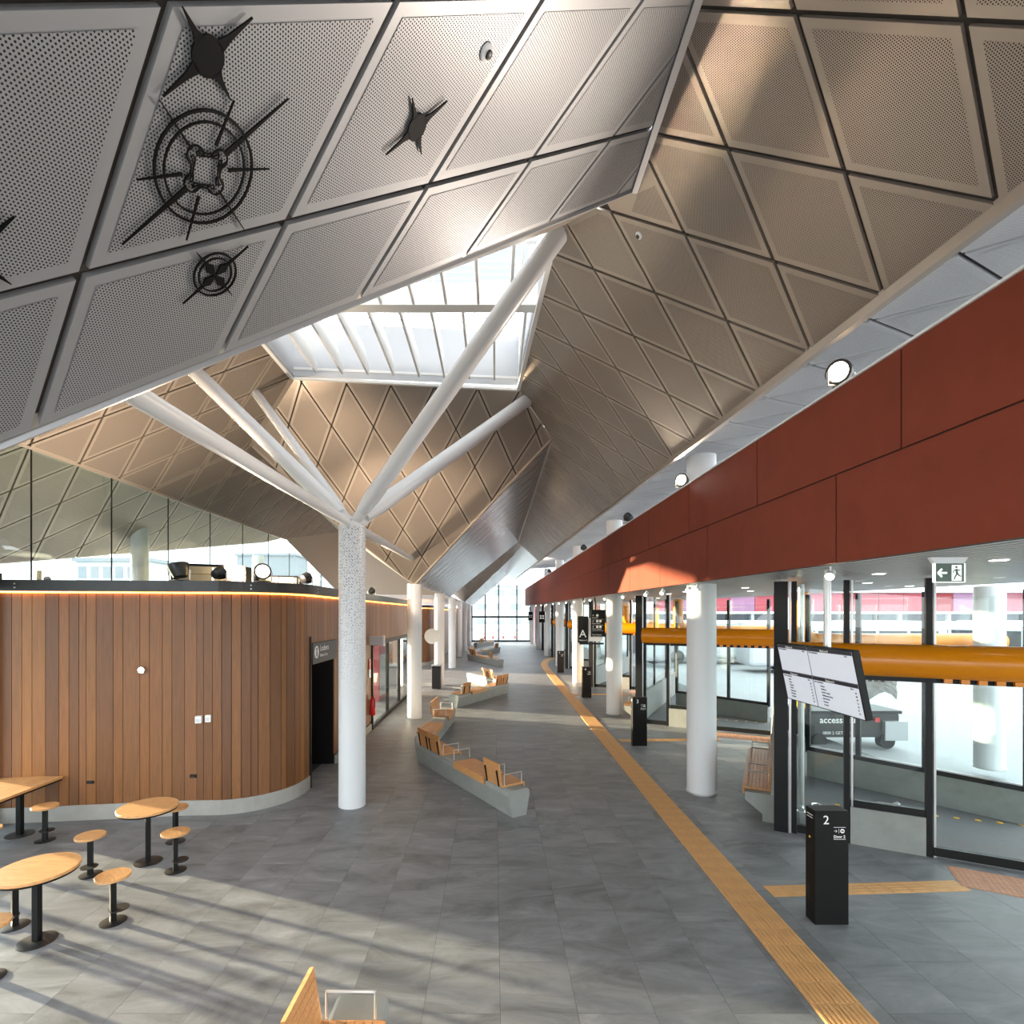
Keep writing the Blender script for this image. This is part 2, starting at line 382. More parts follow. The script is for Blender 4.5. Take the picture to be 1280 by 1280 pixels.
ceil_F2, _ = ceiling_plane('bright metal ceiling slope running to the end window', (0, 0, zL(0)), (0, 1, 0), (1, 0, .878),
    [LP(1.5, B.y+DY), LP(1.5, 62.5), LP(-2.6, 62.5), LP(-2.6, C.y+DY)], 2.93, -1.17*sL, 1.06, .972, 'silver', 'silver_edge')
nM = V((-.554, 6.792, 7.068)).normalized()
eMu = V((6.792, .554, 0)).normalized(); eMv = nM.cross(eMu).normalized()
if eMv.z < 0: eMv = -eMv
def onM(p, dy=0.):
    x, z = p[0], p[2]; return V((x, (nM.dot(B)-nM.x*x-nM.z*z)/nM.y+dy, z))
m_out = [onM(B), onM(S1), onM(S2), onM((-6.2, 0, 7.67)), onM((-4.51, 0, 5.9)), onM(C)]
nodeM = onM((-3.03, 0, 8.08)); 
ceil_M, _ = ceiling_plane('warm lit metal ceiling face with diamond panels under the skylight', onM((0, 0, 8.08)), eMu, eMv, m_out,
    (nodeM-onM((0, 0, 8.08))).dot(eMu), 0., 1.03, 1.05, gap=.036)
m2 = [p+V((0, DY, 0)) for p in m_out]
ceil_M2, _ = ceiling_plane('far amber lit ceiling face beyond the silvery slope', onM((0, 0, 8.08))+V((0, DY, 0)), eMu, eMv, m2,
    (nodeM-onM((0, 0, 8.08))).dot(eMu), 0., 1.03, 1.05, gap=.036)
sW = math.sqrt(1+.8**2)
def WP(x, y): return (x, y, 12.63+.8*x)
ceil_W, _ = ceiling_plane('beige diamond panel ceiling slope above the clerestory glass', (0, 0, 12.63), (0, 1, 0), (1, 0, .8),
    [WP(-4.65, 3), WP(-4.7, 12.08), WP(-5.6, 24.2), WP(-6.97, 23.6), WP(-7.98, 19.9), WP(-7.98, 3)], 9.95, -6.26*sW, 1.07, 1.063, lim=lambda p: p.y > 5, gap=.04)
ceil_X, _ = ceiling_plane('outer soffit with diamond panels beyond the clerestory glass', (0, 0, 12.63), (0, 1, 0), (1, 0, .8),
    [WP(-7.99, 4), WP(-7.99, 19.6), WP(-8.33, 18.8), WP(-10.25, 10.8), WP(-10.25, 4)], 9.95, -6.26*sW, 1.07, 1.063, 'perf', 'alu')
# near face of the lantern, mirrored
g = G(); g.slab([A, S4, S3, V((-7.98, 4.2, 6.25)), V((-4.2, 1.75, 3.0)), E0], (0, -.05, .05)); ob('ceiling', g, 'alu', label='near metal ceiling face rising to the skylight', kind='structure')
g = G(); P1 = V(WP(-7.98, 19.9)); Q = V(WP(-6.97, 23.6)); m2v = onM((-4.51, 0, 5.9)); P2_ = V((-8, 27, 4.4)); P3 = V((-2.6, 27, 4.35))
for tri in ((P1, Q, P2_), (Q, P3, P2_), (Q, C, P3), (Q, m2v, C), (Q, onM((-6.2, 0, 7.67)), m2v)): g.slab(tri, (0, 0, .04))
ob('ceiling', g, 'alu', label='grey folded roof facet behind the tree column', kind='structure')
g = G(); g.box((-5.3, 45, 4.4), (5.4, 36, .08)); ob('ceiling', g, 'soffit_white', label='low flat white ceiling behind the far columns', kind='structure')
g = G(); g.slab([(-4.7, 30, 8.87), (-4.7, 40, 8.87), (-7.98, 46, 6.25), (-7.98, 30, 6.25)], (0, 0, .04)); g.slab([(-7.98, 30, 6.25), (-7.98, 46, 6.25), (-9.5, 46, 4.6), (-9.5, 30, 4.6)], (0, 0, .04))
g.slab([A+V((0, DY, 0)), S4+V((0, DY, 0)), S3+V((0, DY, 0)), V((-7.98, 31, 6.25)), E0+V((0, DY, 0))], (0, -.05, .05))
ob('ceiling', g, 'alu', label='metal faces of the far ceiling lantern', kind='structure')
# flanges along the folds
def trim(n, a, b, wd, ht, m, label): g = G(); g.bar(a, b, wd, ht); return ob('trim_%d' % n, g, m, label=label, kind='structure')
trim(1, (1.5, -6, 7.92), (1.5, A.y, 7.92), .06, .05, 'alu_near', 'metal strip along the fold between the two near ceiling slopes')
trim(2, A+V((0, .015, .02)), V(LP(-4.2, 1.765))+V((0, 0, .02)), .025, .07, 'alu_near', 'grey edge flange of the emblem ceiling')
trim(3, B, C, .06, .06, 'alu', 'edge strip beside the warm diamond ceiling face')
trim(4, S2, S1, .08, .06, 'white_beam', 'white sill along the far skylight edge')
trim(5, S1, S4, .08, .06, 'white_beam', 'white sill along the right skylight edge')
trim(6, S2, S3, .08, .06, 'white_beam', 'white sill along the left skylight edge')
trim(7, RP(eaveX(-6), -6), RP(eaveX(62), 62), .07, .12, 'alu', 'lower edge flange of the long ceiling slope')
trim(8, (1.5, B.y, 7.93), (1.5, A.y+DY, 7.93), .04, .03, 'alu', 'ridge strip over the silvery slope')
trim(9, S2, onM((-6.2, 0, 7.67)), .12, .06, 'alu', 'fold strip between the beige and the warm ceiling faces')
trim(10, WP(-7.98, 4), WP(-7.98, 19.9), .03, .05, 'alu', 'head strip of the clerestory glass')
# white outer soffit beyond the eave
ceil_O, _ = ceiling_plane('white perforated outer soffit glimpsed above the red fascia', (0, 0, 6.15), (0, 1, .0197), (1, 0, .06),
    [(eaveX(y)+.03, y, 6.1+.0197*y) if s else (5.4, y, 6.1+.0197*y+.13) for y, s in ((-1, 1), (45, 1), (45, 0), (-1, 0))], .3, .2, 1.04, .95,
    'perf_white', 'soffit_white', gap=.04, back='dark', lim=lambda p: p.y < 40)
g = G(); g.slab([(5.4, -6, 6.1), (5.4, 62, 7.4), (9.5, 62, 7.6), (9.5, -6, 6.3)], (0, 0, .05)); ob('ceiling', g, 'soffit_white', label='plain outer edge of the white soffit', kind='structure')

# ------------------------------------------------------------------ skylight lantern
sky = thing('skylight', (-2, 9.5, 8.9), 'white skylight lantern with fins and braced side walls', kind='structure')
g = G(); zt = 10.15
for a, b in ((S2, S1), (S3, S2)):
    a, b = V((a.x, a.y, 8.9)), V((b.x, b.y, 8.9)); n_ = (b-a).cross(V((0, 0, 1))).normalized()*.06
    g.slab([a, b, b+V((0, 0, zt-8.9)), a+V((0, 0, zt-8.9))], n_*(-1 if a is S3 else 1))
ob('upstand', g, 'lantern', sky)
g = G(); g.slab([V((S1.x+.05, S1.y, 8.8)), V((S4.x+.05, S4.y, 8.6)), V((S4.x+.05, S4.y, zt)), V((S1.x+.05, S1.y, zt))], (.06, 0, 0)); ob('upstand', g, 'lantern', sky)
far = lambda x: S2.y+(x-S2.x)/(S1.x-S2.x)*(S1.y-S2.y)
g = G(); g.bar((S2.x, far(S2.x)-.05, 9.07), (S1.x, far(S1.x)-.05, 9.07), .05, .06); ob('rail', g, 'white_beam', sky)
for k in range(9):     # X braces on the far upstand
    x0 = -4.55+k*.58
    for sgn in (-1, 1):
        g = G(); x1, x2 = (x0, x0+.58) if sgn > 0 else (x0+.58, x0)
        g.bar((x1, far(x1)-.04, 8.92), (x2, far(x2)-.04, 10.1), .025, .02); ob('brace', g, 'bld_d', sky)
for k in range(9):     # deep fins in front of the far wall
    x = -4.12+k*.585
    g = G(); yb = far(x)-.18
    g.slab([(x, 9.62, 8.98), (x, yb, 8.93), (x, yb, 9.16), (x, yb-.45, 9.36), (x, 9.62, 9.36)], (.045, 0, 0)); ob('fin', g, 'white_beam', sky)
    g = G(); g.slab([(x+.3, 6.9, 8.98), (x+.3, 9.38, 8.98), (x+.3, 9.38, 9.36), (x+.3, 6.9, 9.36)], (.045, 0, 0)); ob('fin', g, 'white_beam', sky)
g = G(); g.box((-1.98, 9.5, 9.17), (5.6, .24, .4)); ob('cross_beam', g, 'white_beam', sky)
g = G(); g.box((-1.98, 8.1, 10.55), (5.8, .12, .3)); g.box((-1.98, 10.4, 10.9), (5.8, .12, .16)); ob('roof_beam', g, 'white_beam', sky)
for k in range(5):     # louvre frames above the upstand
    x0 = -4.6+k*1.05; yy = far(x0+.5)
    g = G()
    for z in (10.2, 10.36, 10.52, 10.68): g.bar((x0, yy, z), (x0+.98, yy, z), .04, .035)
    for x in (x0, x0+.98): g.bar((x, yy, 10.15), (x, yy, 10.75), .05, .05, (0, 1, 0))
    ob('louvre', g, 'white_beam', sky)
for k in range(6):
    g = G(); x = -4.5+k*1.02; g.bar((x, 6.6, 11.0), (x, 12.4, 11.0), .05, .09); ob('glazing_bar', g, 'white_beam', sky)
g = G(); g.slab([(-4.7, 6.6, 11.05), (.8, 6.6, 11.05), (.7, 12.6, 11.05), (-4.7, 12.4, 11.05)], (0, 0, .02)); ob('pane', g, 'glass_roof', sky)

# ------------------------------------------------------------------ emblems on the near slope
def emblem(cx, cy, label, kind):
    c = (cy, cx*sL)
    th = .02
    def pt(dx, dy, d=th): return L3((c[0]+dy, c[1]+dx), d)      # dx along slope, dy along the hall
    t = thing('compass_emblem' if kind > 1 else 'star_emblem', tuple(pt(0, 0)), label, 'emblem')
    def flat(name, pts): g = G(); g.slab([pt(*p) for p in pts], pt(0, 0, .004)-pt(0, 0, .012)); ob(name, g, 'emblem', t)
    def spike(ang, L_, w0, r0, cv=.72):
        ca, sa = math.cos(ang), math.sin(ang); p = lambda r, s: (r*ca-s*sa, r*sa+s*ca)
        m_ = r0+(L_-r0)*.3
        flat('ray', [p(r0, -w0), p(m_, -w0*cv), p(L_, -.002), p(L_, .002), p(m_, w0*cv), p(r0, w0)])
    def ring(r, wd, n=48):
        g = G(); vs = [pt(q*math.cos(2*math.pi*k/n), q*math.sin(2*math.pi*k/n), d) for d in (th, th-.008) for q in (r-wd, r+wd) for k in range(n)]
        fs = []
        for k in range(n):
            j = (k+1) % n
            fs += [(k, j, n+j, n+k), (2*n+k, 3*n+k, 3*n+j, 2*n+j), (n+k, n+j, 3*n+j, 3*n+k), (k, 2*n+k, 2*n+j, j)]
        g.add(vs, fs); ob('ring', g, 'emblem', t)
    if kind == 1:
        flat('disc', [(.07*math.cos(2*math.pi*k/28), .07*math.sin(2*math.pi*k/28)) for k in range(28)])
        for ang, L_ in ((0, .235), (math.pi, .24), (math.pi/2, .175), (-math.pi/2, .17)): spike(ang, L_, .024, .06, .45)
    if kind == 2:
        ring(.24, .0055); ring(.197, .004)
        for ang, L_, wd in ((0, .506, .012), (math.pi, .515, .012), (math.pi/2, .37, .006), (-math.pi/2, .33, .006), (.63, .34, .007), (-.5, .31, .007), (math.pi-.62, .335, .007), (math.pi+.55, .32, .007)):
            spike(ang, L_, wd, .115)
        for q in range(4):                                   # interlaced curls round a four-cornered opening
            a0 = math.pi/2*q
            ro = lambda x, y: (x*math.cos(a0)-y*math.sin(a0), x*math.sin(a0)+y*math.cos(a0))
            def stroke(path, r=.0045):
                g = G(); g.tube([pt(*ro(*p), .016) for p in path], r, 6); ob('curl', g, 'emblem', t)
            D = math.radians
            stroke([(.083+.04*math.cos(D(x)), .04*math.sin(D(x))) for x in range(-135, 136, 15)])
            for sg in (-1, 1): stroke([(.083+.04*math.cos(D(135)), sg*.04*math.sin(D(135))), (.066, sg*.016), (.078, sg*.006), (.092, sg*.014)], .004)
            stroke([(.098+.066*math.cos(D(x)), .098+.066*math.sin(D(x))) for x in range(168, 284, 9)])
            stroke([(.104+.086*math.cos(D(x)), .104+.086*math.sin(D(x))) for x in range(186, 265, 9)], .004)
    if kind == 3:
        ring(.125, .0045); ring(.097, .0035)
        for ang, L_ in ((0, .24), (math.pi, .24), (math.pi/2, .18), (-math.pi/2, .177)):
            ca, sa = math.cos(ang), math.sin(ang); p = lambda r, s: (r*ca-s*sa, r*sa+s*ca)
            flat('ray', [p(.0, -.002), p(.055, -.026), p(.085, -.008), p(L_, -.002), p(L_, .002), p(.085, .008), p(.055, .026), p(0, .002)])
emblem(-1.148, 2.066, 'black four-pointed star with a disc on the ceiling above the ringed compass', 1)
emblem(-1.342, 2.40, 'large black compass with two rings, eight rays and knotted centre', 2)
emblem(-1.546, 2.862, 'small black ringed compass with four leaf-shaped rays', 3)
emblem(-.459, 3.015, 'lone small black star on the ceiling panel beside the smoke detector', 1)
emblem(-2.07, 2.04, 'black star on the ceiling panel next to the window side, cut by the frame', 1)
def detector(p, n_, label):
    t = thing('smoke_detector', tuple(p), label, 'detector', 'ceiling smoke detectors')
    Mx = V(n_).to_track_quat('Z', 'Y').to_matrix()
    g = G(); g.lathe([(.045, 0), (.045, .012), (.03, .022)], p, 16, Mx); ob('base', g, 'soffit_white', t, True)
    g = G(); g.lathe([(.024, .022), (.022, .032), (.01, .036)], p, 12, Mx); ob('sensor', g, 'dark', t, True)
nL = V((.878, 0, -1)).normalized(); nR = V((-.94, 0, -1)).normalized()
detector(V(LP(-.05, 2.949))+nL*.004, nL, 'round detector on the emblem ceiling slope')
detector(V(RP(1.677, 6.02))+nR*.004, nR, 'round detector on the long ceiling slope near the fold')

# ------------------------------------------------------------------ floor
def P_(k): return V((4.5, 8.17+8*k, 0))
def E_(k): return V((7.81, 6.41+8*k, 0))
fl = [(-8.05, -6), (7.81, -6)]
for k in range(0, 7):
    fl += [(E_(k).x, E_(k).y), (P_(k).x, P_(k).y)]
fl += [(7.81, 62.5), (-8.05, 62.5)]
fl[1] = (4.5, -6); fl.insert(2, (4.5, .2)); 
M_['floor'] = floor_mat('dark slate stone')
M_['grout'] = mat('dark floor joint', (58, 60, 62), .8)
g = G(); g.slab([(x, y, -.004) for x, y in fl], (0, 0, -.15))
floor = ob('floor', g, 'grout', label='dark grey stone floor of the concourse', kind='structure')
TW, TL = .66, 1.32; n = 0
for i in range(-13, 13):
    for j in range(1, 14):
        x0, y0 = i*TW+.05, j*TL+(.66 if i % 2 else 0)-.2
        if y0 < 2.9 or y0+TL > 16.6: continue
        r = [(x0+.0015, y0+.0015), (x0+TW-.0015, y0+.0015), (x0+TW-.0015, y0+TL-.0015), (x0+.0015, y0+TL-.0015)]
        p = clip(fl, r)
        if len(p) < 3 or area(ccw(p)) < .05: continue
        if x0+TW < -3.7 and y0 > 9.6: continue          # inside the timber pod
        n += 1
        g = G(); g.slab([(x, y, 0) for x, y in ccw(p)], (0, 0, -.02)); ob('tile', g, 'floor', floor)
far_rects = [(-8.05, 7.81, 14.6, 62.5), (-8.05, 4.5, -6, 3.6)]
for x0, x1, y0, y1 in far_rects:
    p = clip(fl, [(x0, y0), (x1, y0), (x1, y1), (x0, y1)])
    g = G(); g.slab([(x, y, -.002) for x, y in ccw(p)], (0, 0, -.02)); ob('paving', g, 'floor', floor)
g = G(); g.box((0, 60, -.32), (400, 400, .2)); ob('ground', g, 'asphalt', label='pale concrete bus yard outside the hall', kind='structure')
g = G(); g.slab([(4.4, -6, -.06), (9.2, -6, -.06), (9.2, 62, -.06), (4.4, 62, -.06)], (0, 0, -.12)); ob('ground', g, 'road', label='grey aggregate platform strip outside the doors', kind='structure')

# ------------------------------------------------------------------ timber pods on the left
def arc(c, r, a0, a1, n=8): return [(c[0]+r*math.cos(math.radians(a0+(a1-a0)*i/n)), c[1]+r*math.sin(math.radians(a0+(a1-a0)*i/n))) for i in range(n+1)]
def resample(path, seglens):
    d = [0.]
    for a, b in zip(path, path[1:]): d.append(d[-1]+math.dist(a, b))
    def at(s):
        s = max(0, min(d[-1], s))
        for i in range(len(d)-1):
            if s <= d[i+1]+1e-9:
                t = (s-d[i])/(d[i+1]-d[i]+1e-12); return (path[i][0]+(path[i+1][0]-path[i][0])*t, path[i][1]+(path[i+1][1]-path[i][1])*t)
        return path[-1]
    return at, d[-1]
def offset(path, d):     # positive: towards the right-hand side of the path
    out = []
    for i, p in enumerate(path):
        a = path[max(0, i-1)]; b = path[min(len(path)-1, i+1)]; L_ = math.dist(a, b)
        out.append((p[0]+(b[1]-a[1])/L_*d, p[1]-(b[0]-a[0])/L_*d))
    return out
def band(path, d0, d1, z0, z1):
    g = G(); a, b = offset(path, d0), offset(path, d1); n_ = len(path)
    vs = [(x, y, z) for z in (z0, z1) for q in (a, b) for x, y in q]
    fs = []
    for i in range(n_-1):
        fs += [(i, i+1, n_+i+1, n_+i), (2*n_+i, 3*n_+i, 3*n_+i+1, 2*n_+i+1), (i, 2*n_+i, 2*n_+i+1, i+1), (n_+i, n_+i+1, 3*n_+i+1, 3*n_+i)]
    fs += [(0, n_, 3*n_, 2*n_), (n_-1, 3*n_-1, 4*n_-1, 2*n_-1)]
    return g.add(vs, fs)
front = [(-8.05, 8.42), (-6.6, 8.60), (-5.2, 8.78)]
corner = arc((-4.80, 9.98), 1.19, -81, 0, 10)
path = front+corner+[(-3.61, y) for y in (10.4, 11, 12, 13.2, 15.2, 17, 19, 21.8)]
at, Ltot = resample(path, None)
pod = thing('wall_left', (-5.8, 11, 0), 'timber clad pod with rounded corner and concrete foot', kind='structure')
def boards(at, s0, s1, root, zf, rnd):
    s = s0
    while s < s1-.03:
        wd = min(rnd.choice((.26, .2, .2, .15, .15, .11)), s1-s)
        a, b = V(at(s+.004)), V(at(s+wd-.004)); zz = zf((a+b)/2)
        s += wd
        if zz is None: continue
        t = (b-a).normalized(); n_ = V((t.y, -t.x))
        pts = [a-n_*.012, b-n_*.012, b+n_*.014, a+n_*.014]
        g = G(); g.slab([(p.x, p.y, zz[0]) for p in pts], (0, 0, zz[1]-zz[0])); ob('board', g, 'board', root)
def zf(p):
    if p.x > -3.7 and 10.16 < p.y < 11.75: return (2.72, 3.74)
    if p.x > -3.7 and p.y > 15.2: return (2.56, 3.74)
    return (.25, 3.74)
boards(at, .02, Ltot, pod, zf, random.Random(3))
solid = front+corner+[(-3.61, 10.12)]
g = band(solid, -.16, -.014, .0, 3.74); ob('core', g, 'black', pod)
ob('foot', band(solid, -.03, .03, 0, .25), 'plinth', pod)
side = [(-3.61, y) for y in (11.78, 13.5, 15.18)]
ob('core', band(side, -.16, -.014, 0, 3.74), 'black', pod); ob('foot', band(side, -.03, .03, 0, .2), 'plinth', pod)
over = [(-3.61, y) for y in (15.18, 18, 21.8)]
ob('core', band(over, -.16, -.014, 2.56, 3.74), 'black', pod)
ob('core', band([(-3.61, 10.12), (-3.61, 11.78)], -.16, -.014, 2.72, 3.74), 'black', pod)
capp = [(-9.2, 8.27)]+path
ob('cap', band(capp, -.10, .13, 3.765, 3.945), 'dark', pod)
ob('light_strip', band(path, .016, .05, 3.738, 3.758), 'led', pod)
for s in (.35, 3.9, 5.4):        # bolt pairs on the cap
    p = V(at(s)); t = (V(at(s+.05))-p).normalized(); n_ = V((t.y, -t.x))
    for z in (3.82, 3.88):
        q = p+n_*.13; g = G(); g.lathe([(.012, 0), (.012, .012)], (q.x, q.y, z), 8, V((n_.x, n_.y, 0)).to_track_quat('Z', 'Y').to_matrix()); ob('bolt', g, 'chrome', pod)
g = G(); g.slab([(-8.05, 8.45, 3.89), (-5.2, 8.85, 3.89)]+[(x, y, 3.89) for x, y in offset(corner, -.05)]+[(-3.68, 21.8, 3.89), (-8.05, 21.8, 3.89)], (0, 0, .05)); ob('roof', g, 'dark', pod)
# lockers recess
g = G(); g.box((-4.3, 12.2, 1.36), (1.2, .85, 2.72)); ob('inner_wall', g, 'black', pod)
g = G(); g.box((-5.6, 11.1, 1.36), (.1, 2.2, 2.72)); ob('inner_wall', g, 'board', pod)
g = G(); g.box((-4.6, 10.05, 1.36), (1.9, .1, 2.72)); ob('inner_wall', g, 'board', pod)
g = G(); g.box((-3.6, 10.14, 1.75), (.06, .05, 3.5-.0)); g.v = [(x, y, min(z, 2.95)) for x, y, z in g.v]; ob('door_jamb', g, 'black', pod)
sg = thing('lockers_sign', (-3.57, 10.95, 2.5), 'charcoal sign reading Lockers over the dark doorway in the timber pod', 'sign')
g = G(); g.box((-3.57, 10.95, 2.61), (.03, 1.5, .42)); ob('board', g, 'sign_grey', sg)
Rr, Uu = V((0, 1, 0)), V((0, 0, 1))
text('lettering', 'Lockers', .17, (-3.552, 10.60, 2.64), Rr, Uu, 'text', sg)
text('lettering', 'Rokere Toro', .09, (-3.552, 10.60, 2.52), Rr, Uu, 'text', sg)
g = G(); g.lathe([(.125, 0), (.125, .004)], (-3.555, 10.40, 2.63), 24, Rr.to_track_quat('X', 'Z').to_matrix() @ Matrix.Rotation(math.radians(90), 3, 'Y') if False else Matrix.Rotation(math.radians(90), 3, 'Y')); ob('symbol_disc', g, 'text', sg)
g = G(); g.lathe([(.032, 0), (.032, .004)], (-3.551, 10.40, 2.69), 16, Matrix.Rotation(math.radians(90), 3, 'Y')); g.box((-3.549, 10.40, 2.595), (.006, .045, .11)); ob('keyhole', g, 'sign_grey', sg)
# shop front glazing
shop = thing('window_1', (-3.6, 18.5, 0), 'black framed shop front glazing in the side of the timber pod', kind='structure')
for y in (15.24, 17.5, 19.6, 21.7):
    g = G(); g.box((-3.6, y, 1.28), (.1, .09, 2.56)); ob('mullion', g, 'black', shop)
for z in (.06, 2.5): g = G(); g.box((-3.6, 18.5, z), (.1, 6.5, .12)); ob('rail', g, 'black', shop)
for y0, y1 in ((15.3, 17.45), (17.55, 19.55), (19.65, 21.65)):
    g = G(); g.box((-3.6, (y0+y1)/2, 1.28), (.012, y1-y0, 2.32)); ob('pane', g, 'glass', shop)
g = G(); g.box((-3.75, 21.75, 1.9), (.4, .3, 3.7)); ob('end_post', g, 'black', shop)
g = G(); g.box((-5.9, 15.3, 1.9), (4.3, .1, 3.7)); ob('wall_inner', g, 'bld', label='pale wall inside the glazed shop', kind='structure')
cart = thing('shop_counter', (-5.2, 19.6, 0), 'maroon counter panel standing behind the shop glass', 'counter')
g = G(); g.box((-4.6, 20.7, 1.1), (.3, 1.2, 2.2)); ob('body', g, 'crimson', cart, bevel=.02)
g = G(); g.box((-4.43, 20.7, 1.0), (.04, 1.0, 1.6)); ob('door', g, 'bld_d', cart)
# far timber pod
pth2 = [(-8.05, 33.1), (-5.6, 33.3)]+arc((-5.4, 34.5), 1.2, -80, 0, 8)+[(-4.2, 36), (-4.2, 46), (-4.2, 58)]
pod2 = thing('wall_left', (-6, 36, 0), 'far timber clad pod behind the white columns', kind='structure')
at2, L2_ = resample(pth2, None)
boards(at2, 0, min(L2_, 12), pod2, lambda p: (.25, 3.74), random.Random(5))
ob('core', band(pth2, -.2, -.014, 0, 3.74), 'board', pod2); ob('foot', band(pth2, -.03, .03, 0, .25), 'plinth', pod2)
ob('cap', band(pth2, -.1, .13, 3.765, 3.945), 'dark', pod2); ob('light_strip', band(pth2, .016, .05, 3.738, 3.758), 'led', pod2)

# wall fittings
lampw = thing('wall_lamp', (-6.0, 8.66, 2.46), 'small glaring round lamp on the timber wall', 'lamp')
qa = V((-5.87, 8.675, 2.46)); Mx = V((.12, -1, 0)).to_track_quat('Z', 'Y').to_matrix()
g = G(); g.lathe([(.06, 0), (.06, .03), (.05, .05)], qa, 20, Mx); ob('housing', g, 'chrome', lampw, True)
g = G(); g.lathe([(.045, .05), (.03, .065), (.01, .07)], qa, 16, Mx); ob('lens', g, 'lamp_hot', lampw, True)
def wallbox(x, z, w_, h, m, nm, label, cat, grp, d=.05, part='socket'):
    y = 8.42+(x+8.05)*.126-.014
    t = thing(nm, (x, y, z), label, cat, grp)
    Rz = Matrix.Rotation(math.atan(.126), 3, 'Z')
    g = G(); g.box((x, y-d/2, z), (w_, d, h), Rz); ob('body', g, m, t, bevel=.008)
    g = G(); g.box((x, y-d-.004, z-.01), (w_*.6, .008, h*.5), Rz); ob(part, g, 'black' if m != 'black' else 'dark', t) if m == 'black' else ob(part, g, 'bld', t)
wallbox(-4.97, 1.62, .10, .12, 'soffit_white', 'wall_dispenser', 'white box on the timber wall, the one nearer the wall lamp', 'box', 'white boxes on the timber wall', .09, 'cover')
wallbox(-4.83, 1.63, .09, .12, 'soffit_white', 'wall_dispenser', 'white box on the timber wall, the one nearer the rounded corner', 'box', 'white boxes on the timber wall', .06, 'cover')
wallbox(-6.66, .62, .11, .05, 'black', 'power_outlet', 'black power outlet low on the timber wall near the counter table', 'outlet', 'black wall outlets', .02)
wallbox(-5.08, .66, .11, .06, 'black', 'power_outlet', 'black power outlet low on the timber wall below the white boxes', 'outlet', 'black wall outlets', .02)
def blade(y, z, label, x=-3.2):
    t = thing('projecting_sign', (-3.6, y, z), label, 'sign', 'grey signs projecting from the pod wall')
    g = G(); g.box(((x-3.6)/2, y, z), (abs(x+3.6), .14, .26)); ob('box', g, 'slat', t, bevel=.01)
    g = G(); g.box((x+.015, y, z), (.03, .16, .3)); ob('end_plate', g, 'chrome', t)
blade(15.0, 2.62, 'grey box sign projecting from the timber wall beside the shop front')
rs = thing('round_sign', (-3.35, 21.9, 2.6), 'pale round disc sign beyond the shop front', 'sign')
g = G(); g.lathe([(.32, 0), (.32, .04)], (-2.62, 21.85, 2.45), 28, Matrix.Rotation(math.radians(90), 3, 'X')); ob('disc', g, 'soffit_white', rs, True)
g = G(); g.box((-3.15, 21.83, 2.45), (1.0, .03, .03)); ob('arm', g, 'black', rs)
fe = thing('fire_extinguisher', (-3.52, 14.95, .55), 'red fire extinguisher hung on the pod wall beside the shop front', 'extinguisher')
g = G(); g.lathe([(.07, .0), (.085, .03), (.085, .42), (.05, .5), (.03, .53)], (-3.5, 14.95, .48), 16); ob('cylinder', g, 'red_ext', fe, True)
g = G(); g.box((-3.5, 14.95, 1.05), (.05, .12, .05)); g.tube([(-3.5, 14.9, 1.05), (-3.42, 14.86, .95), (-3.42, 14.86, .7)], .012, 6); ob('valve', g, 'black', fe)
fs_ = thing('safety_sign', (-3.58, 14.93, 1.75), 'red and white safety sign above the extinguisher', 'sign')
g = G(); g.box((-3.575, 14.93, 1.95), (.015, .2, .3)); ob('upper', g, 'red_ext', fs_)
g = G(); g.box((-3.575, 14.93, 1.68), (.015, .2, .24)); ob('lower', g, 'soffit_white', fs_)

# ------------------------------------------------------------------ left facade: clerestory above the pod, window at the tables
cl = thing('window_2', (-7.98, 14, 3.9), 'tall clerestory glass above the timber pod', kind='structure')
ys = [5.2, 7.08]+[8.96+1.88*k for k in range(0, 9)]
for a, b in zip(ys, ys[1:]):
    g = G(); top = 6.25 if b < 20 else 6.2; g.box((-7.98, (a+b)/2, (3.9+top)/2), (.012, b-a-.012, top-3.9)); ob('pane', g, 'glass_g', cl)
for y in ys: g = G(); g.box((-7.98, y, 5.07), (.02, .016, 2.34)); ob('joint', g, 'black', cl)
lw_ = thing('window_3', (-8.05, 5, 0), 'black framed window wall beside the cafe tables', kind='structure')
wy = [8.36-1.45*k for k in range(0, 10)]
for y in wy: g = G(); g.box((-8.05, y, 1.95), (.12, .07, 3.9)); ob('mullion', g, 'black', lw_)
for z in (.13, 3.85): g = G(); g.box((-8.05, 1.8, z), (.12, 13.2, .08)); ob('rail', g, 'black', lw_)
g = G(); g.box((-8.05, 1.8, .05), (.16, 13.2, .1)); ob('sill_wall', g, 'plinth', lw_)
for a, b in zip(wy, wy[1:]):
    g = G(); g.box((-8.05, (a+b)/2, 1.99), (.012, 1.38, 3.64)); ob('pane', g, 'glass', lw_)
g = G(); g.box((-8.05, 1.8, 3.95), (.2, 13.2, .2)); ob('header', g, 'dark', lw_)
for y, lab in ((13.2, 'thick white outdoor column behind the timber pod'), (19.8, 'white outdoor column behind the lit flood lamp'), (26.2, 'slim white outdoor column beside the folded roof facet')):
    t = thing('outdoor_column', (-9, y, 0), lab, 'column', 'white columns outside the clerestory')
    g = G(); g.lathe([(.2, -.2), (.2, 5.6)], (-9, y, 0), 24); ob('shaft', g, 'white', t, True)
    g = G(); g.lathe([(.24, -.2), (.24, -.1)], (-9, y, 0), 24); ob('base', g, 'concrete', t, True)
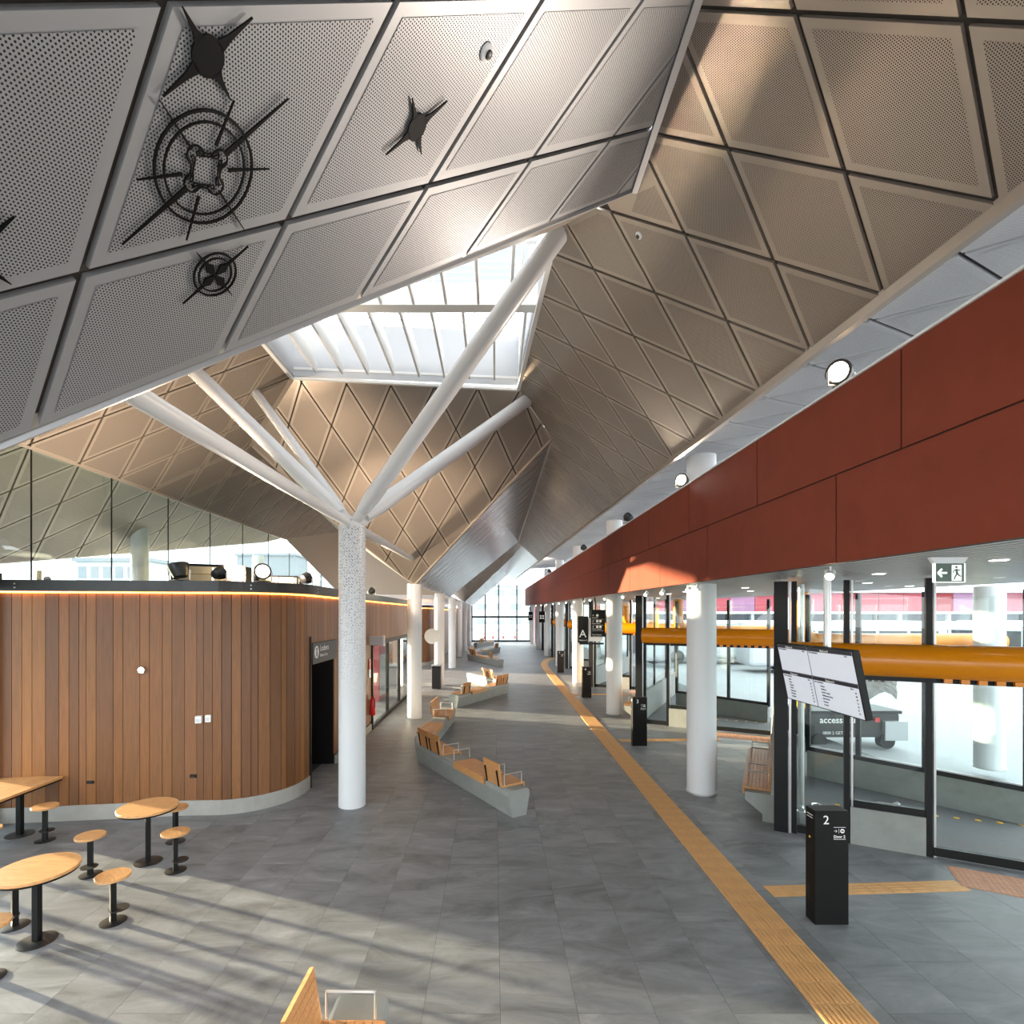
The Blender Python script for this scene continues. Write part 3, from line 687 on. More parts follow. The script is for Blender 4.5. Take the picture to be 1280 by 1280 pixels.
def building(name, x, y, sx, sy, h, label, m='bld', floors=2, nwin=6, roof=True):
    t = thing(name, (x, y, -.2), label, 'building')
    g = G(); g.box((x, y, h/2-.2), (sx, sy, h)); ob('wall', g, m, t)
    if roof: g = G(); g.box((x, y, h), (sx+.6, sy+.6, .4)); ob('roof', g, 'bld_d', t)
    for f in range(floors):
        for k in range(nwin):
            g = G(); g.box((x-sx/2+(k+.5)*sx/nwin, y-sy/2-.03, h*(f+.55)/floors), (sx/nwin*.62, .06, h/floors*.42)); ob('window', g, 'bld_d', t)
building('office_building', -44, 64, 8.5, 8, 9.6, 'pale grey office block seen through the clerestory glass', floors=3)
building('office_building', -30, 84, 24, 8, 9.2, 'pale building with long windows behind the flood lamps', floors=3, nwin=9)
building('plant_room', -43, 101, 11, 6, 14.5, 'grey rooftop plant block behind the outdoor columns', 'bld_d', 1, 1)

# ------------------------------------------------------------------ things on the pod roof
def flood(name, p, aim, lit, label, scale=1., power=0, spot=75, col=(1, .74, .5), blend=.6):
    p = V(p); d = (V(aim)-p).normalized()
    t = thing(name, tuple(p-V((0, 0, .16*scale))), label, 'flood lamp', 'round flood lamps')
    Mx = d.to_track_quat('Z', 'Y').to_matrix()
    g = G(); g.lathe([(.05, -.12), (.09, -.11), (.12, -.02), (.135, .05), (.135, .075), (.12, .075)], p, 24, Mx*1.0 if scale == 1 else Mx @ Matrix.Scale(scale, 3)); ob('housing', g, 'dark', t, True)
    g = G(); g.lathe([(.118, .068), (.10, .078), (.02, .084)], p, 24, Mx @ Matrix.Scale(scale, 3)); ob('lens', g, 'lamp' if lit else 'bld', t, True)
    g = G(); g.tube([p+V((.15, 0, 0))*scale, p+V((.15, 0, -.15))*scale, p+V((-.15, 0, -.15))*scale, p+V((-.15, 0, 0))*scale], .014*scale, 6); ob('yoke', g, 'chrome', t)
    g = G(); g.box(p-V((0, 0, .165*scale)), (.12*scale, .12*scale, .03)); ob('bracket', g, 'black', t)
    if power:
        ld = bpy.data.lights.new('flood_light', 'SPOT'); lo = bpy.data.objects.new('flood_light', ld); COL.objects.link(lo)
        lo.parent = t; lo.location = (p+d*.14*scale)-V(t.location); lo.rotation_euler = d.to_track_quat('-Z', 'Y').to_euler()
        ld.energy = power; ld.color = col; ld.spot_size = math.radians(spot); ld.spot_blend = blend; ld.shadow_soft_size = .06
    return t
WARM = (1, .77, .56)
flood('flood_lamp', (-5.55, 9.15, 4.175), (-6.5, 9.5, 7.6), True, 'dark flood lamp tilted up beside the cream equipment cabinet', 1.25, 480, 120, WARM)
flood('flood_lamp', (-4.9, 9.25, 4.115), (-3.2, 15.5, 5.9), True, 'dark flood lamp lying low between the cabinets', .9, 800, 80, WARM)
flood('flood_lamp', (-4.2, 9.42, 4.15), (-1.6, 4.0, 4.9), True, 'lit round flood lamp facing the hall from the pod roof', 1.1, 260, 110, WARM)
flood('flood_lamp', (-3.85, 10.6, 4.115), (-2.4, 15.8, 5.6), True, 'lit flood lamp at the rounded end of the pod roof', .9, 850, 75, WARM)
flood('flood_lamp', (-3.8, 16.1, 4.1), (-2.3, 17.8, 6.1), False, 'unlit flood lamp further along the pod roof past the tree column', .8)
flood('flood_lamp', (-4.3, 38.5, 4.13), (-1.0, 43.5, 6.0), False, 'unlit flood lamp on the roof of the far timber pod', 1.)
def cabinet(x0, x1, y0, y1, h, label):
    c = V(((x0+x1)/2, (y0+y1)/2, 3.95)); t = thing('equipment_cabinet', tuple(c), label, 'cabinet')
    d = V((x1-x0, y1-y0, 0)); L_ = d.length; Rz = Matrix.Rotation(math.atan2(d.y, d.x), 3, 'Z')
    for k in range(2):
        cc = c+d*(k-.5)*.5
        for q in range(2):
            g = G(); g.box(cc+V((0, 0, h*(.28+.44*q))), (L_*.47, .3, h*.4), Rz); ob('panel', g, 'cream', t)
        g = G(); g.bar(c+d*(k-.5)*1.0+V((0, 0, .0)), c+d*(k-.5)*1.0+V((0, 0, h)), .05, .34, (0, 1, 0)); ob('post', g, 'black', t)
    g = G(); g.bar(c-d/2+V((0, 0, h)), c+d/2+V((0, 0, h)), .36, .03); ob('lid', g, 'black', t)
cabinet(-5.75, -4.75, 9.45, 9.95, .34, 'cream panelled equipment cabinet with black frame on the pod roof')
cabinet(-4.75, -4.05, 10.5, 10.75, .2, 'low cream equipment cabinet beside the lit flood lamp')
cc_ = thing('roof_camera', (-7.5, 8.75, 3.95), 'small white camera and stub post on the pod edge', 'camera')
g = G(); g.tube([(-7.62, 8.7, 3.94), (-7.62, 8.7, 4.12)], .035, 12); ob('stub', g, 'cream', cc_, True)
g = G(); g.lathe([(.04, 0), (.055, .03), (.03, .07)], (-7.48, 8.7, 3.95), 14); ob('dome', g, 'slat', cc_, True)

# ------------------------------------------------------------------ columns
T = V((-2.53, 9.25, 0))
tree = thing('tree_column', tuple(T), 'branching white tree column with punched sleeve under the skylight', 'column')
g = G(); n_ = 40; zs = [0, 1.2, 2.4, 3.6, 4.95]
g.v = [(T.x+.235*math.cos(2*math.pi*k/n_), T.y+.235*math.sin(2*math.pi*k/n_), z) for z in zs for k in range(n_+1)]
g.uv = [(2*math.pi*.235*k/n_, z) for z in zs for k in range(n_+1)]
g.f = [(i*(n_+1)+k, i*(n_+1)+k+1, (i+1)*(n_+1)+k+1, (i+1)*(n_+1)+k) for i in range(len(zs)-1) for k in range(n_)]; g.m = [0]*len(g.f)
ob('shaft', g, 'sleeve', tree, True, fix=True)
g = G(); g.lathe([(.235, 4.95), (.2, 5.0), (.10, 5.04)], T, 32); ob('cap', g, 'white', tree, True)
hub = T+V((0, 0, 4.95))
for end, r in ((S4+V((.1, .0, .05)), .14), (onM((.86, 0, 8.67)), .15), (V((-2.5, 3.2, 4.92)), .08), (V((-5.75, 9.95, 8.05)), .14), (V((-5.36, 11.66, 8.36)), .10), (V((-2.58, 16.15, 5.12)), .085)):
    d = (end-hub).normalized(); st = hub+d*.32+V((0, 0, .02))
    g = G(); g.tube([st, st+d*.35, end], [r*.72, r, r], 24); br = ob('branch', g, 'white', tree, True)
    g = G(); g.bar(hub-d*.05, st+d*.3, .03, r*1.7, (0, 0, 1) if abs(d.z) < .9 else (1, 0, 0)); ob('gusset', g, 'white', tree)
def column(x, y, h, r, label, nm='column', grp='round white columns of the concourse', z0=0):
    t = thing(nm, (x, y, z0), label, 'column', grp)
    g = G(); g.lathe([(r, z0), (r, h)], (x, y, 0), 36); ob('shaft', g, 'white', t, True)
    g = G(); g.lathe([(r+.012, z0), (r+.012, z0+.03)], (x, y, 0), 36); ob('base_ring', g, 'chrome', t, True)
    return t
lft = [(-2.6, 16.95, 'white column standing under the tip of the warm diamond ceiling'), (-2.61, 24.7, 'white column beside the dark litter bin'), (-2.65, 32.6, 'white column between the litter bin and the far timber pod'),
       (-2.76, 40.9, 'white column in front of the far timber pod'), (-2.7, 47.2, 'white column near the end window on the timber side'), (-2.7, 55, 'last white column before the end window on the timber side')]
for x, y, lab in lft: column(x, y, 4.36, .235, lab)
rgt = [(3.95, 9.92, 'white column behind the totem numbered 2'), (4.07, 17.65, 'white column beside the totem numbered 3'), (4.12, 25.6, 'white column behind the letter A sign'),
       (4.24, 33.8, 'white column behind the totem numbered 5'), (4.25, 41.8, 'white column where the tactile path bends'), (4.25, 50, 'white column beyond the bend of the tactile path'), (4.3, 58.5, 'white column beside the end window on the platform side')]
for x, y, lab in rgt:
    column(x, y, 6.2+.0197*y, .265, lab)
col0 = column(10.9, 11.45, 4.0, .27, 'white column standing outside beyond the doors', 'platform_column', 'white columns on the platform')
column(10.9, 19.45, 4.0, .27, 'white column outside the second set of doors', 'platform_column', 'white columns on the platform')

# ------------------------------------------------------------------ red fascia and slatted soffit on the right
fa = thing('wall_right', (3.45, 20, 3.9), 'long terracotta red fascia of flush panels', kind='structure')
zt_ = lambda y: 5.62+.009*y
zm_ = lambda y: 4.77+.006*y
zb_ = lambda y: 3.87+.007*y
g = G(); g.slab([(3.47, -6, zb_(-6)+.01), (3.47, 59, zb_(59)+.01), (3.47, 59, zt_(59)-.02), (3.47, -6, zt_(-6)-.02)], (.1, 0, 0)); ob('backing', g, 'joint', fa)
def facade(ys, f0, f1):
    for a, b in zip(ys, ys[1:]):
        g = G(); g.slab([(3.45, a+.008, f0(a)+.008), (3.45, b-.008, f0(b)+.008), (3.45, b-.008, f1(b)-.008), (3.45, a+.008, f1(a)-.008)], (.03, 0, 0)); ob('panel', g, 'red', fa)
up = [-5.3, -2.9, -.45, 1.98, 4.41, 6.83, 9.22, 11.65, 14.07, 16.5]+[16.5+2.42*k for k in range(1, 18)]
lo = [-4.3, -1.2, 2.05, 5.25, 8.43, 10.83, 13.23, 15.63, 18.03]+[18.03+2.42*k for k in range(1, 17)]
facade(up, zm_, zt_); facade(lo, zb_, zm_)
g = G(); g.slab([(3.44, -6, zt_(-6)), (3.44, 59, zt_(59)), (3.75, 59, zt_(59)), (3.75, -6, zt_(-6))], (0, 0, .02)); ob('top_cap', g, 'soffit_white', fa)
so = thing('ceiling', (6.5, 20, 3.9), 'grey slatted soffit above the doors', kind='structure')
zs_ = lambda y: 3.89+.007*y
g = G(); g.slab([(3.46, -6, zs_(-6)+.06), (3.46, 60, zs_(60)+.06), (9.6, 60, zs_(60)+.06), (9.6, -6, zs_(-6)+.06)], (0, 0, .06)); ob('backing', g, 'dark', so)
g = G(); g.slab([(3.46, -6, zs_(-6)), (3.46, 60, zs_(60)), (3.72, 60, zs_(60)), (3.72, -6, zs_(-6))], (0, 0, .03)); ob('edge_plate', g, 'slat', so)
for k in range(44):
    x = 3.82+k*.13; g = G(); g.slab([(x-.045, -6, zs_(-6)), (x+.045, -6, zs_(-6)), (x+.045, 60, zs_(60)), (x-.045, 60, zs_(60))], (0, 0, .008)); ob('slat', g, 'slat', so)
def downlight(x, y, lab):
    t = thing('downlight', (x, y, zs_(y)), lab, 'downlight', 'round downlights in the slatted soffit')
    g = G(); g.lathe([(.085, -.012), (.085, .0)], (x, y, zs_(y)), 20); ob('trim_ring', g, 'soffit_white', t)
    g = G(); g.lathe([(.07, -.016), (.07, -.012)], (x, y, zs_(y)), 20); ob('lens', g, 'down', t)
for x, y in ((5.1, 6.9), (4.85, 5.0), (5.4, 11.2), (6.6, 9.2), (7.4, 8.3), (5.0, 13.6), (6.5, 13.2), (5.2, 15.5), (5.2, 19), (6.6, 21), (5.2, 23), (8.3, 10.4), (6.6, 6.2)):
    downlight(x, y, 'small round downlight recessed in the slatted soffit above the doors')
def spot(y, lab, hot='lamp', x=3.62):
    z = zs_(y)-.02; t = thing('track_spot', (x, y, z), lab, 'spotlight', 'small spotlights under the red fascia')
    g = G(); g.tube([(x, y, z), (x, y, z-.07)], .01, 6); ob('stem', g, 'chrome', t)
    Mx = V((-.6, -.6, -.5)).normalized().to_track_quat('Z', 'Y').to_matrix()
    g = G(); g.lathe([(.025, -.07), (.04, -.06), (.045, .05)], (x, y, z-.09), 14, Mx); ob('head', g, 'soffit_white', t, True)
    g = G(); g.lathe([(.04, .048), (.036, .054)], (x, y, z-.09), 14, Mx); ob('lens', g, hot, t, True)
spot(5.6, 'glaring spotlight under the fascia above the departure screen', 'lamp_hot')
for i, y in enumerate((9.3, 9.7, 11.2, 12.4, 14.6, 17, 19.6, 21, 23.5, 26.2, 29, 32, 36, 40, 45)):
    spot(y, 'small white spotlight in the row under the red fascia', 'lamp' if i % 3 == 1 else 'down')
for y, aim, lit, lab in ((5.3, (-2, 1.2, 4.6), True, 'lit round flood lamp on the fascia top above the departure screen'), (9.75, (-1.0, 5.0, 5.6), True, 'lit flood lamp on the fascia top beside the column head'),
                    (13.7, (1.7, 16.5, 7.6), False, 'unlit flood lamp on the fascia top before the second column head'), (20.5, (1.6, 23, 7.7), False, 'unlit flood lamp on the fascia top beyond the second column head'), (33.2, (1.5, 36, 7.7), True, 'small lit flood lamp far along the fascia top')):
    flood('flood_lamp', (3.53, y, zt_(y)+.19), aim, lit, lab, .9, 0 if not lit else 300 if y < 12 else 200, 110, (1, .88, .76))

# ------------------------------------------------------------------ door bays (saw-tooth glazing)
uD = (E_(0)-P_(0)).normalized(); vD = V((-uD.y, uD.x, 0))
def bay(k, wi, detail=True):
    p0 = P_(k); zc = 3.9+.056*k
    names = ['first', 'second', 'third', 'fourth', 'fifth', 'sixth']
    t = thing('window_%d' % wi, tuple(p0), 'angled glazed door bay, the %s along the platform' % names[k], kind='structure')
    at_ = lambda s, z, d=0.: p0+uD*s+vD*d+V((0, 0, z))
    def up_(s, wd, dp, z0, z1, m, nm='mullion', d=0.):
        g = G(); g.bar(at_(s, z0, d), at_(s, z1, d), wd, dp, uD if False else vD); ob(nm, g, m, t)
    up_(0, .19, .16, 0, zc, 'black', 'corner_post'); up_(.125, .03, .12, 0, zc, 'chrome', 'post_trim')
    marks = (.18, .86, 1.82, 3.72)
    for s in marks: up_(s, .07, .1, 0, zc, 'black')
    up_(.925, .025, .08, 0, zc, 'chrome', 'post_trim'); up_(1.885, .025, .08, 0, zc, 'chrome', 'post_trim')
    for a, b, z0 in ((.22, .82, .12), (.9, 1.78, .62), (1.86, 3.68, .12)):
        g = G(); g.bar(at_((a+b)/2, z0+.02), at_((a+b)/2, 2.46), b-a, .012, vD); ob('pane', g, 'glass', t)
        g = G(); g.bar(at_((a+b)/2, 2.98), at_((a+b)/2, zc), b-a, .012, vD); ob('pane', g, 'glass', t)
        g = G(); g.bar(at_(a, z0-.04), at_(b, z0-.04), .08, .12); ob('rail', g, 'black', t)
        g = G(); g.bar(at_(a, 2.47), at_(b, 2.47), .08, .08); ob('rail', g, 'black', t)
    g = G(); g.bar(at_(.9, .27), at_(1.78, .27), .14, .54); ob('plinth', g, 'concrete', t)
    # return wall with plinth and glass
    e1 = E_(k+1); r0 = p0+vD*.12; 
    g = G(); g.bar(r0+V((0, 0, .45)), e1+V((0, 0, .45)), .12, .9); ob('return_wall', g, 'concrete', t)
    g = G(); g.bar(r0+V((0, 0, 2.4)), e1+V((0, 0, 2.4)), .012, 3.0); ob('pane', g, 'glass', t)
    for q in (.33, .66, .985):
        c = r0.lerp(e1, q); g = G(); g.bar(c+V((0, 0, .9)), c+V((0, 0, zc)), .06, .09, vD); ob('mullion', g, 'black', t)
    # yellow tubes: each its own thing
    y1 = thing('yellow_tube', tuple(at_(0, 2.74, -.05)), 'amber yellow tube over the %s angled door bay' % names[k], 'tube', 'amber tubes over the door bays')
    a, b = at_(.14, 2.735, -.12), at_(4.4, 2.735, -.12)
    g = G(); g.tube([a, b], .235, 32); ob('barrel', g, 'yellow', y1, True)
    for q in range(12):
        c = at_(2.0+q*.18, 2.475, -.12); g = G(); g.bar(c-uD*.045, c+uD*.045, .08, .06); ob('tooth', g, 'yellow', y1)
    # outer lobby: tube with elbow, screen and column behind
    y2 = thing('yellow_tube', (7.1, 12.1+8*k, 2.74), 'bent amber tube rising to the soffit outside the %s door bay' % names[k], 'tube', 'bent amber tubes outside the doors')
    yy = 12.1+8*k; pts = [(7.1, yy, zc), (7.1, yy, 3.15)]+[(7.55-.45*math.cos(q), yy, 3.2-.45*math.sin(q)) for q in [math.radians(x) for x in (10, 30, 50, 70, 90)]]+[(11.8, yy, 2.75)]
    g = G(); g.tube(pts, .19, 24); ob('barrel', g, 'yellow', y2, True)
    if not detail: return
    sc = thing('glass_screen', (7.5, 9.9+8*k, 0), 'outdoor glass screen on a low concrete wall outside the %s door bay' % names[k], 'screen', 'outdoor screens beyond the doors')
    a, b = V((6.7, 11.1+8*k, -.05)), V((8.7, 8.5+8*k, -.05))
    g = G(); g.bar(a+V((0, 0, .27)), b+V((0, 0, .27)), .14, .54); ob('plinth', g, 'concrete', sc)
    g = G(); g.bar(a+V((0, 0, .58)), b+V((0, 0, .58)), .1, .09); ob('sill', g, 'black', sc)
    for q in (0, .28, .6, 1): c = a.lerp(b, q); g = G(); g.bar(c+V((0, 0, .5)), c+V((0, 0, zc-.05)), .08, .08, (b-a).normalized()); ob('mullion', g, 'black', sc)
    g = G(); g.bar(a+V((0, 0, 2.2)), b+V((0, 0, 2.2)), .012, 3.1); ob('pane', g, 'glass', sc)
    # dots on the platform
    for q in range(16):
        c = V((6.2+.27*q, 9.4+8*k-.10*q, -.058)) ; g = G(); g.lathe([(.045, 0), (.03, .008)], c, 10); ob('paving_dot', g, 'dot', label='yellow raised dot in the row on the platform outside the %s door bay' % names[k], cat='paving dot', group='yellow dots outside bay %s' % names[k])
for k in range(6): bay(k, 4+k, k < 2)
# bay nearest the camera side
t = thing('window_10', (7.8, 6.4, 0), 'glazing returning toward the camera side of the platform', kind='structure')
g = G(); g.bar(V((7.81, 6.41, 1.9)), V((4.6, .3, 1.9)), .012, 3.7); ob('pane', g, 'glass', t)
for q in (0, .33, .66): c = V((7.81, 6.41, 0)).lerp(V((4.6, .3, 0)), q); g = G(); g.bar(c, c+V((0, 0, 3.88)), .07, .09, vD); ob('mullion', g, 'black', t)

# ------------------------------------------------------------------ benches
def basis(d, face):     # local frame: t along, n facing
    t = V((d[0], d[1], 0)).normalized(); n_ = V((-t.y, t.x, 0))*face
    return t, n_
def seat_slab(root, o, t, n_, L_, wd=.44, roll=True):
    g = G(); nb = 7; z = .475
    for q in range(nb):
        a = -wd/2+q*wd/nb+.003; b = -wd/2+(q+1)*wd/nb-.003
        c = o+n_*((a+b)/2)+V((0, 0, z)); g.bar(c-t*L_/2, c+t*L_/2, b-a, .035)
    if roll:
        c = o+n_*(wd/2+.012)+V((0, 0, z-.045)); g.bar(c-t*L_/2, c+t*L_/2, .03, .13)
    return ob('seat_slab', g, 'oak', root)
def backrest(root, o, t, n_, L_, wd=.44, h=.4):
    g = G(); base = o-n_*(wd/2+.0)+V((0, 0, .47)); lean = (-n_*.16+V((0, 0, 1))).normalized()
    for q in range(6):
        c = base+lean*(.04+q*h/6); g.bar(c-t*L_/2, c+t*L_/2, .03, h/6-.004, lean)
    r = ob('backrest', g, 'oak', root)
    for s in (-1, 1):
        g = G(); g.bar(base+t*s*(L_/2-.06)-n_*.02, base+lean*(h*.7)+t*s*(L_/2-.06)-n_*.03, .03, .012, t); ob('bracket', g, 'black', r)
def armrest(root, o, t, n_, wd=.44):
    zb = V((0, 0, .49)); zt2 = V((0, 0, .68)); a, b = o-n_*wd*.42, o+n_*wd*.38
    g = G(); g.tube([a+zb, a+zt2, a+zt2+n_*.02, b+zt2-n_*.02, b+zt2, b+zb], .011, 6); ob('armrest', g, 'chrome', root)
def concrete_run(root, pts, wt=.42, wb=.28, h=.455):
    n_ = len(pts); prof = [(-wb/2, 0), (-wt/2, h-.1), (-wt/2+.015, h-.03), (-wt/2+.05, h), (wt/2-.05, h), (wt/2-.015, h-.03), (wt/2, h-.1), (wb/2, 0)]
    g = G(); P = [V((p[0], p[1], 0)) for p in pts]; vs = []
    for i, p in enumerate(P):
        if i == 0: t = (P[1]-p).normalized(); m_ = 1
        elif i == n_-1: t = (p-P[i-1]).normalized(); m_ = 1
        else:
            t1, t2 = (p-P[i-1]).normalized(), (P[i+1]-p).normalized(); t = (t1+t2).normalized(); m_ = 1/max(.5, t.dot(t1))
        r = V((t.y, -t.x, 0))*m_
        vs += [p+r*x+V((0, 0, z)) for x, z in prof]
    K = len(prof); fs = [(i*K+k, i*K+(k+1) % K, (i+1)*K+(k+1) % K, (i+1)*K+k) for i in range(n_-1) for k in range(K)]
    fs += [tuple(range(K)), tuple(range((n_-1)*K, n_*K))]
    g.add(vs, fs); return ob('body', g, 'concrete', root)
def bench(pts, items, label):
    P = [V((p[0], p[1], 0)) for p in pts]; t_ = thing('bench', tuple(P[0]), label, 'bench', 'concrete benches with timber seats')
    concrete_run(t_, pts)
    for seg, s, kind, face in items:
        a, b = P[seg], P[seg+1]; t, n_ = basis(b-a, face); o = a+t*s
        if kind == 'seat':
            seat_slab(t_, o, t, n_, .5); backrest(t_, o, t, n_, .5); armrest(t_, o-t*.27, t, n_); armrest(t_, o+t*.27, t, n_)
        elif kind == 'pair':
            for q in (-.27, .27): seat_slab(t_, o+t*q, t, n_, .51); backrest(t_, o+t*q, t, n_, .51)
            armrest(t_, o-t*.55, t, n_); armrest(t_, o+t*.55, t, n_)
        elif kind == 'flat': seat_slab(t_, o, t, n_*-1, 1.15)
        elif kind == 'arm': armrest(t_, o, t, n_)
    return t_
bench([(.42, 8.72), (-1.62, 12.0), (-1.72, 12.6), (-1.42, 16.3)],
      [(0, .45, 'seat', -1), (0, 1.35, 'flat', -1), (0, 2.02, 'arm', -1), (0, 3.05, 'pair', -1), (2, .75, 'flat', 1), (2, 2.75, 'pair', -1)], 'long bent concrete bench with timber seats next to the tree column')
bench([(-1.48, 18.8), (.42, 22.3), (.3, 23.3), (-1.2, 26)], [(0, .5, 'seat', 1), (0, 1.5, 'flat', 1), (0, 2.15, 'arm', 1), (0, 3.3, 'pair', 1), (2, .8, 'pair', -1)], 'concrete bench with timber seats in front of the litter bin')
bench([(.42, 33.3), (-1.8, 38.2), (-1.8, 39.0), (.35, 46.3)], [(0, 1.0, 'seat', -1), (0, 2.6, 'flat', -1), (0, 4.2, 'pair', -1), (2, 1.0, 'pair', -1), (2, 3.5, 'flat', 1), (2, 6.2, 'pair', 1)], 'far bent concrete bench with timber seats near the end window')
bench([(-1.02, 4.02), (-1.05, 1.2)], [(0, .55, 'seat', 1), (0, 1.6, 'flat', -1)], 'bench with timber backrest seat cut by the bottom of the frame')
bench([(-1.9, 52), (-.2, 56.5)], [(0, 1.0, 'pair', 1), (0, 3.3, 'flat', 1)], 'farthest concrete bench before the end window')
def wall_bench(k):
    names = ['first', 'second', 'third']
    a = P_(k)+vD*.25; t, n_ = vD, -uD; root = thing('wall_bench', tuple(a+n_*.3), 'timber seat built on the concrete return wall of the %s door bay' % names[k], 'bench', 'benches along the return walls')
    L_ = 3.3
    g = G(); prof = [(.06, 0), (.26, 0), (.26, .12), (.52, .32), (.52, .45), (.06, .45)]
    g.slab([a+n_*x+V((0, 0, z)) for x, z in prof], t*L_); ob('body', g, 'concrete', root)
    g = G(); g.slab([a+n_*x+V((0, 0, z)) for x, z in [(.06, .45), (.14, .45), (.10, 1.12), (.06, 1.12)]], t*(L_+1.5)); ob('back_wall', g, 'plinth', root)
    o = a+n_*.34+t*(L_/2-.1); seat_slab(root, o, t, n_, L_-.5, .4); 
    g = G()
    for q in range(5):
        c = a+n_*(.16-.006*q)+V((0, 0, .53+q*.07)); g.bar(c+t*.1, c+t*(L_-.3), .03, .064)
    ob('backrest', g, 'oak', root)
    for s in (.45, .95, 2.2, 2.75): armrest(root, a+n_*.34+t*s, t, n_, .4)
for k in range(3): wall_bench(k)

# ------------------------------------------------------------------ cafe tables and stools
def disc_top(root, z, r, name, m, th=.03):
    g = G(); g.lathe([(r-.004, -th), (r, -th+.004), (r, -.004), (r-.004, 0)], (0, 0, z), 48); return ob(name, g, m, root, True, world=False)
def make_table():
    t = thing('cafe_table', (0, 0, 0))
    disc_top(t, .76, .365, 'table_top', 'oak_top', .032)
    g = G(); g.lathe([(.355, 0), (.36, .02)], (0, 0, .707), 48); ob('under_plate', g, 'black', t, True, world=False)
    g = G(); g.box((0, 0, .36), (.06, .06, .70)); ob('post', g, 'black', t, world=False)
    g = G(); g.lathe([(.172, 0), (.172, .006), (.16, .009)], (0, 0, 0), 40); ob('base_plate', g, 'dark', t, True, world=False)
    return t
def make_stool():
    t = thing('stool', (0, 0, 0))
    disc_top(t, .52, .17, 'seat', 'oak_top', .03)
    g = G(); g.box((0, 0, .247), (.055, .055, .487)); ob('post', g, 'black', t, world=False)
    g = G(); g.lathe([(.13, 0), (.13, .006), (.12, .009)], (0, 0, 0), 36); ob('base_plate', g, 'dark', t, True, world=False)
    g = G(); g.lathe([(.098, 0), (.098, .008)], (0, -.055, .125), 28); ob('footrest', g, 'dark', t, True, world=False)
    return t
tb = make_table()
tag(tb, 'round timber cafe table between the two stools nearest the bench seat', 'table', 'round cafe tables'); tb.location = (-4.75, 5.40, 0)
copy_tree(tb, (-4.75, 7.13, 0), .7, 'round timber cafe table next to the timber wall')
st = make_stool(); tag(st, 'stool', 'stool', 'round cafe stools')
stools = [(-4.21, 5.74, 2.4, 'round stool on the open side of the table away from the wall'), (-5.26, 6.77, .4, 'round stool standing between the two cafe tables'), (-4.22, 6.88, 2.2, 'round stool in front of the wall side table with a shadowed seat'),
          (-4.76, 7.76, 1.2, 'round stool half hidden behind the table by the timber wall'), (-6.74, 7.8, 3.5, 'round stool at the counter table by the corner'), (-5.22, 5.66, -.6, 'round stool half hidden behind the open side table'),
          (-4.72, 4.85, .2, 'round stool cut by the frame beside the open side table'), (-6.82, 6.97, 3.5, 'second round stool along the counter table, cut by the frame')]
for i, (x, y, rz, lab) in enumerate(stools):
    o = st if i == 0 else copy_tree(st)
    o.location = (x, y, 0); o.rotation_euler.z = rz; o['label'] = lab
ct = thing('counter_table', (-7.5, 7.3, 0), 'long timber counter table along the window', 'table')
for q in range(6):
    g = G(); g.box((-7.9+q*.155, 7.0, .725), (.15, 3.0, .035)); ob('plank', g, 'oak_top', ct)
g = G(); g.box((-7.51, 7.0, .695), (.9, 2.98, .03)); ob('under_frame', g, 'black', ct)
for y in (8.0, 6.2):
    g = G(); g.box((-7.3, y, .34), (.07, .07, .68)); l_ = ob('post', g, 'black', ct)
    g = G(); g.lathe([(.18, 0), (.18, .008)], (-7.3, y, 0), 32); ob('base_plate', g, 'dark', ct, True)

# ------------------------------------------------------------------ tactile path
tp = thing('tactile_path', (3, 8, 0), 'ochre tactile guide path of ribbed pavers along the hall', 'tactile path')
gt = G(); W2, Lt = .2235, .272
gt.box((0, 0, .003), (W2-.004, Lt-.004, .006))
for q in range(5): gt.box((-W2/2+.022+q*.045, 0, .0085), (.02, Lt-.03, .006))
tile_me = None
cx = lambda y: 2.965+.008*(y-4)
y = 2.75; n = 0
while y < 31 and n < 290:
    for s in (-.5, .5):
        if tile_me is None: o = ob('paver', gt, 'tactile', tp, world=False); tile_me = o
        else: o = tile_me.copy(); COL.objects.link(o); o.parent = tp
        o.location = (cx(y)+s*W2-3, y-8, 0); n += 1
    y += Lt
g = G(); cpts = [(cx(31), 30.95), (3.22, 33.2), (3.4, 35.5), (3.8, 37.8), (4.5, 40), (5.4, 41.8), (6.4, 43)]
def ribbon(pts, wd, z0, z1):
    g = G(); P = [V((p[0], p[1], 0)) for p in pts]
    vs = []
    for i, p in enumerate(P):
        t = (P[min(i+1, len(P)-1)]-P[max(0, i-1)]).normalized(); r = V((t.y, -t.x, 0))*wd/2
        vs += [p-r+V((0, 0, z0)), p+r+V((0, 0, z0)), p+r+V((0, 0, z1)), p-r+V((0, 0, z1))]
    fs = [(4*i+k, 4*i+(k+1) % 4, 4*i+4+(k+1) % 4, 4*i+4+k) for i in range(len(P)-1) for k in range(4)]
    fs += [(0, 1, 2, 3), tuple(len(vs)-4+k for k in range(4))]
    return g.add(vs, fs)
ob('curved_strip', ribbon(cpts, .45, 0, .008), 'tactile', tp)
dot_me = None; branch_me = None
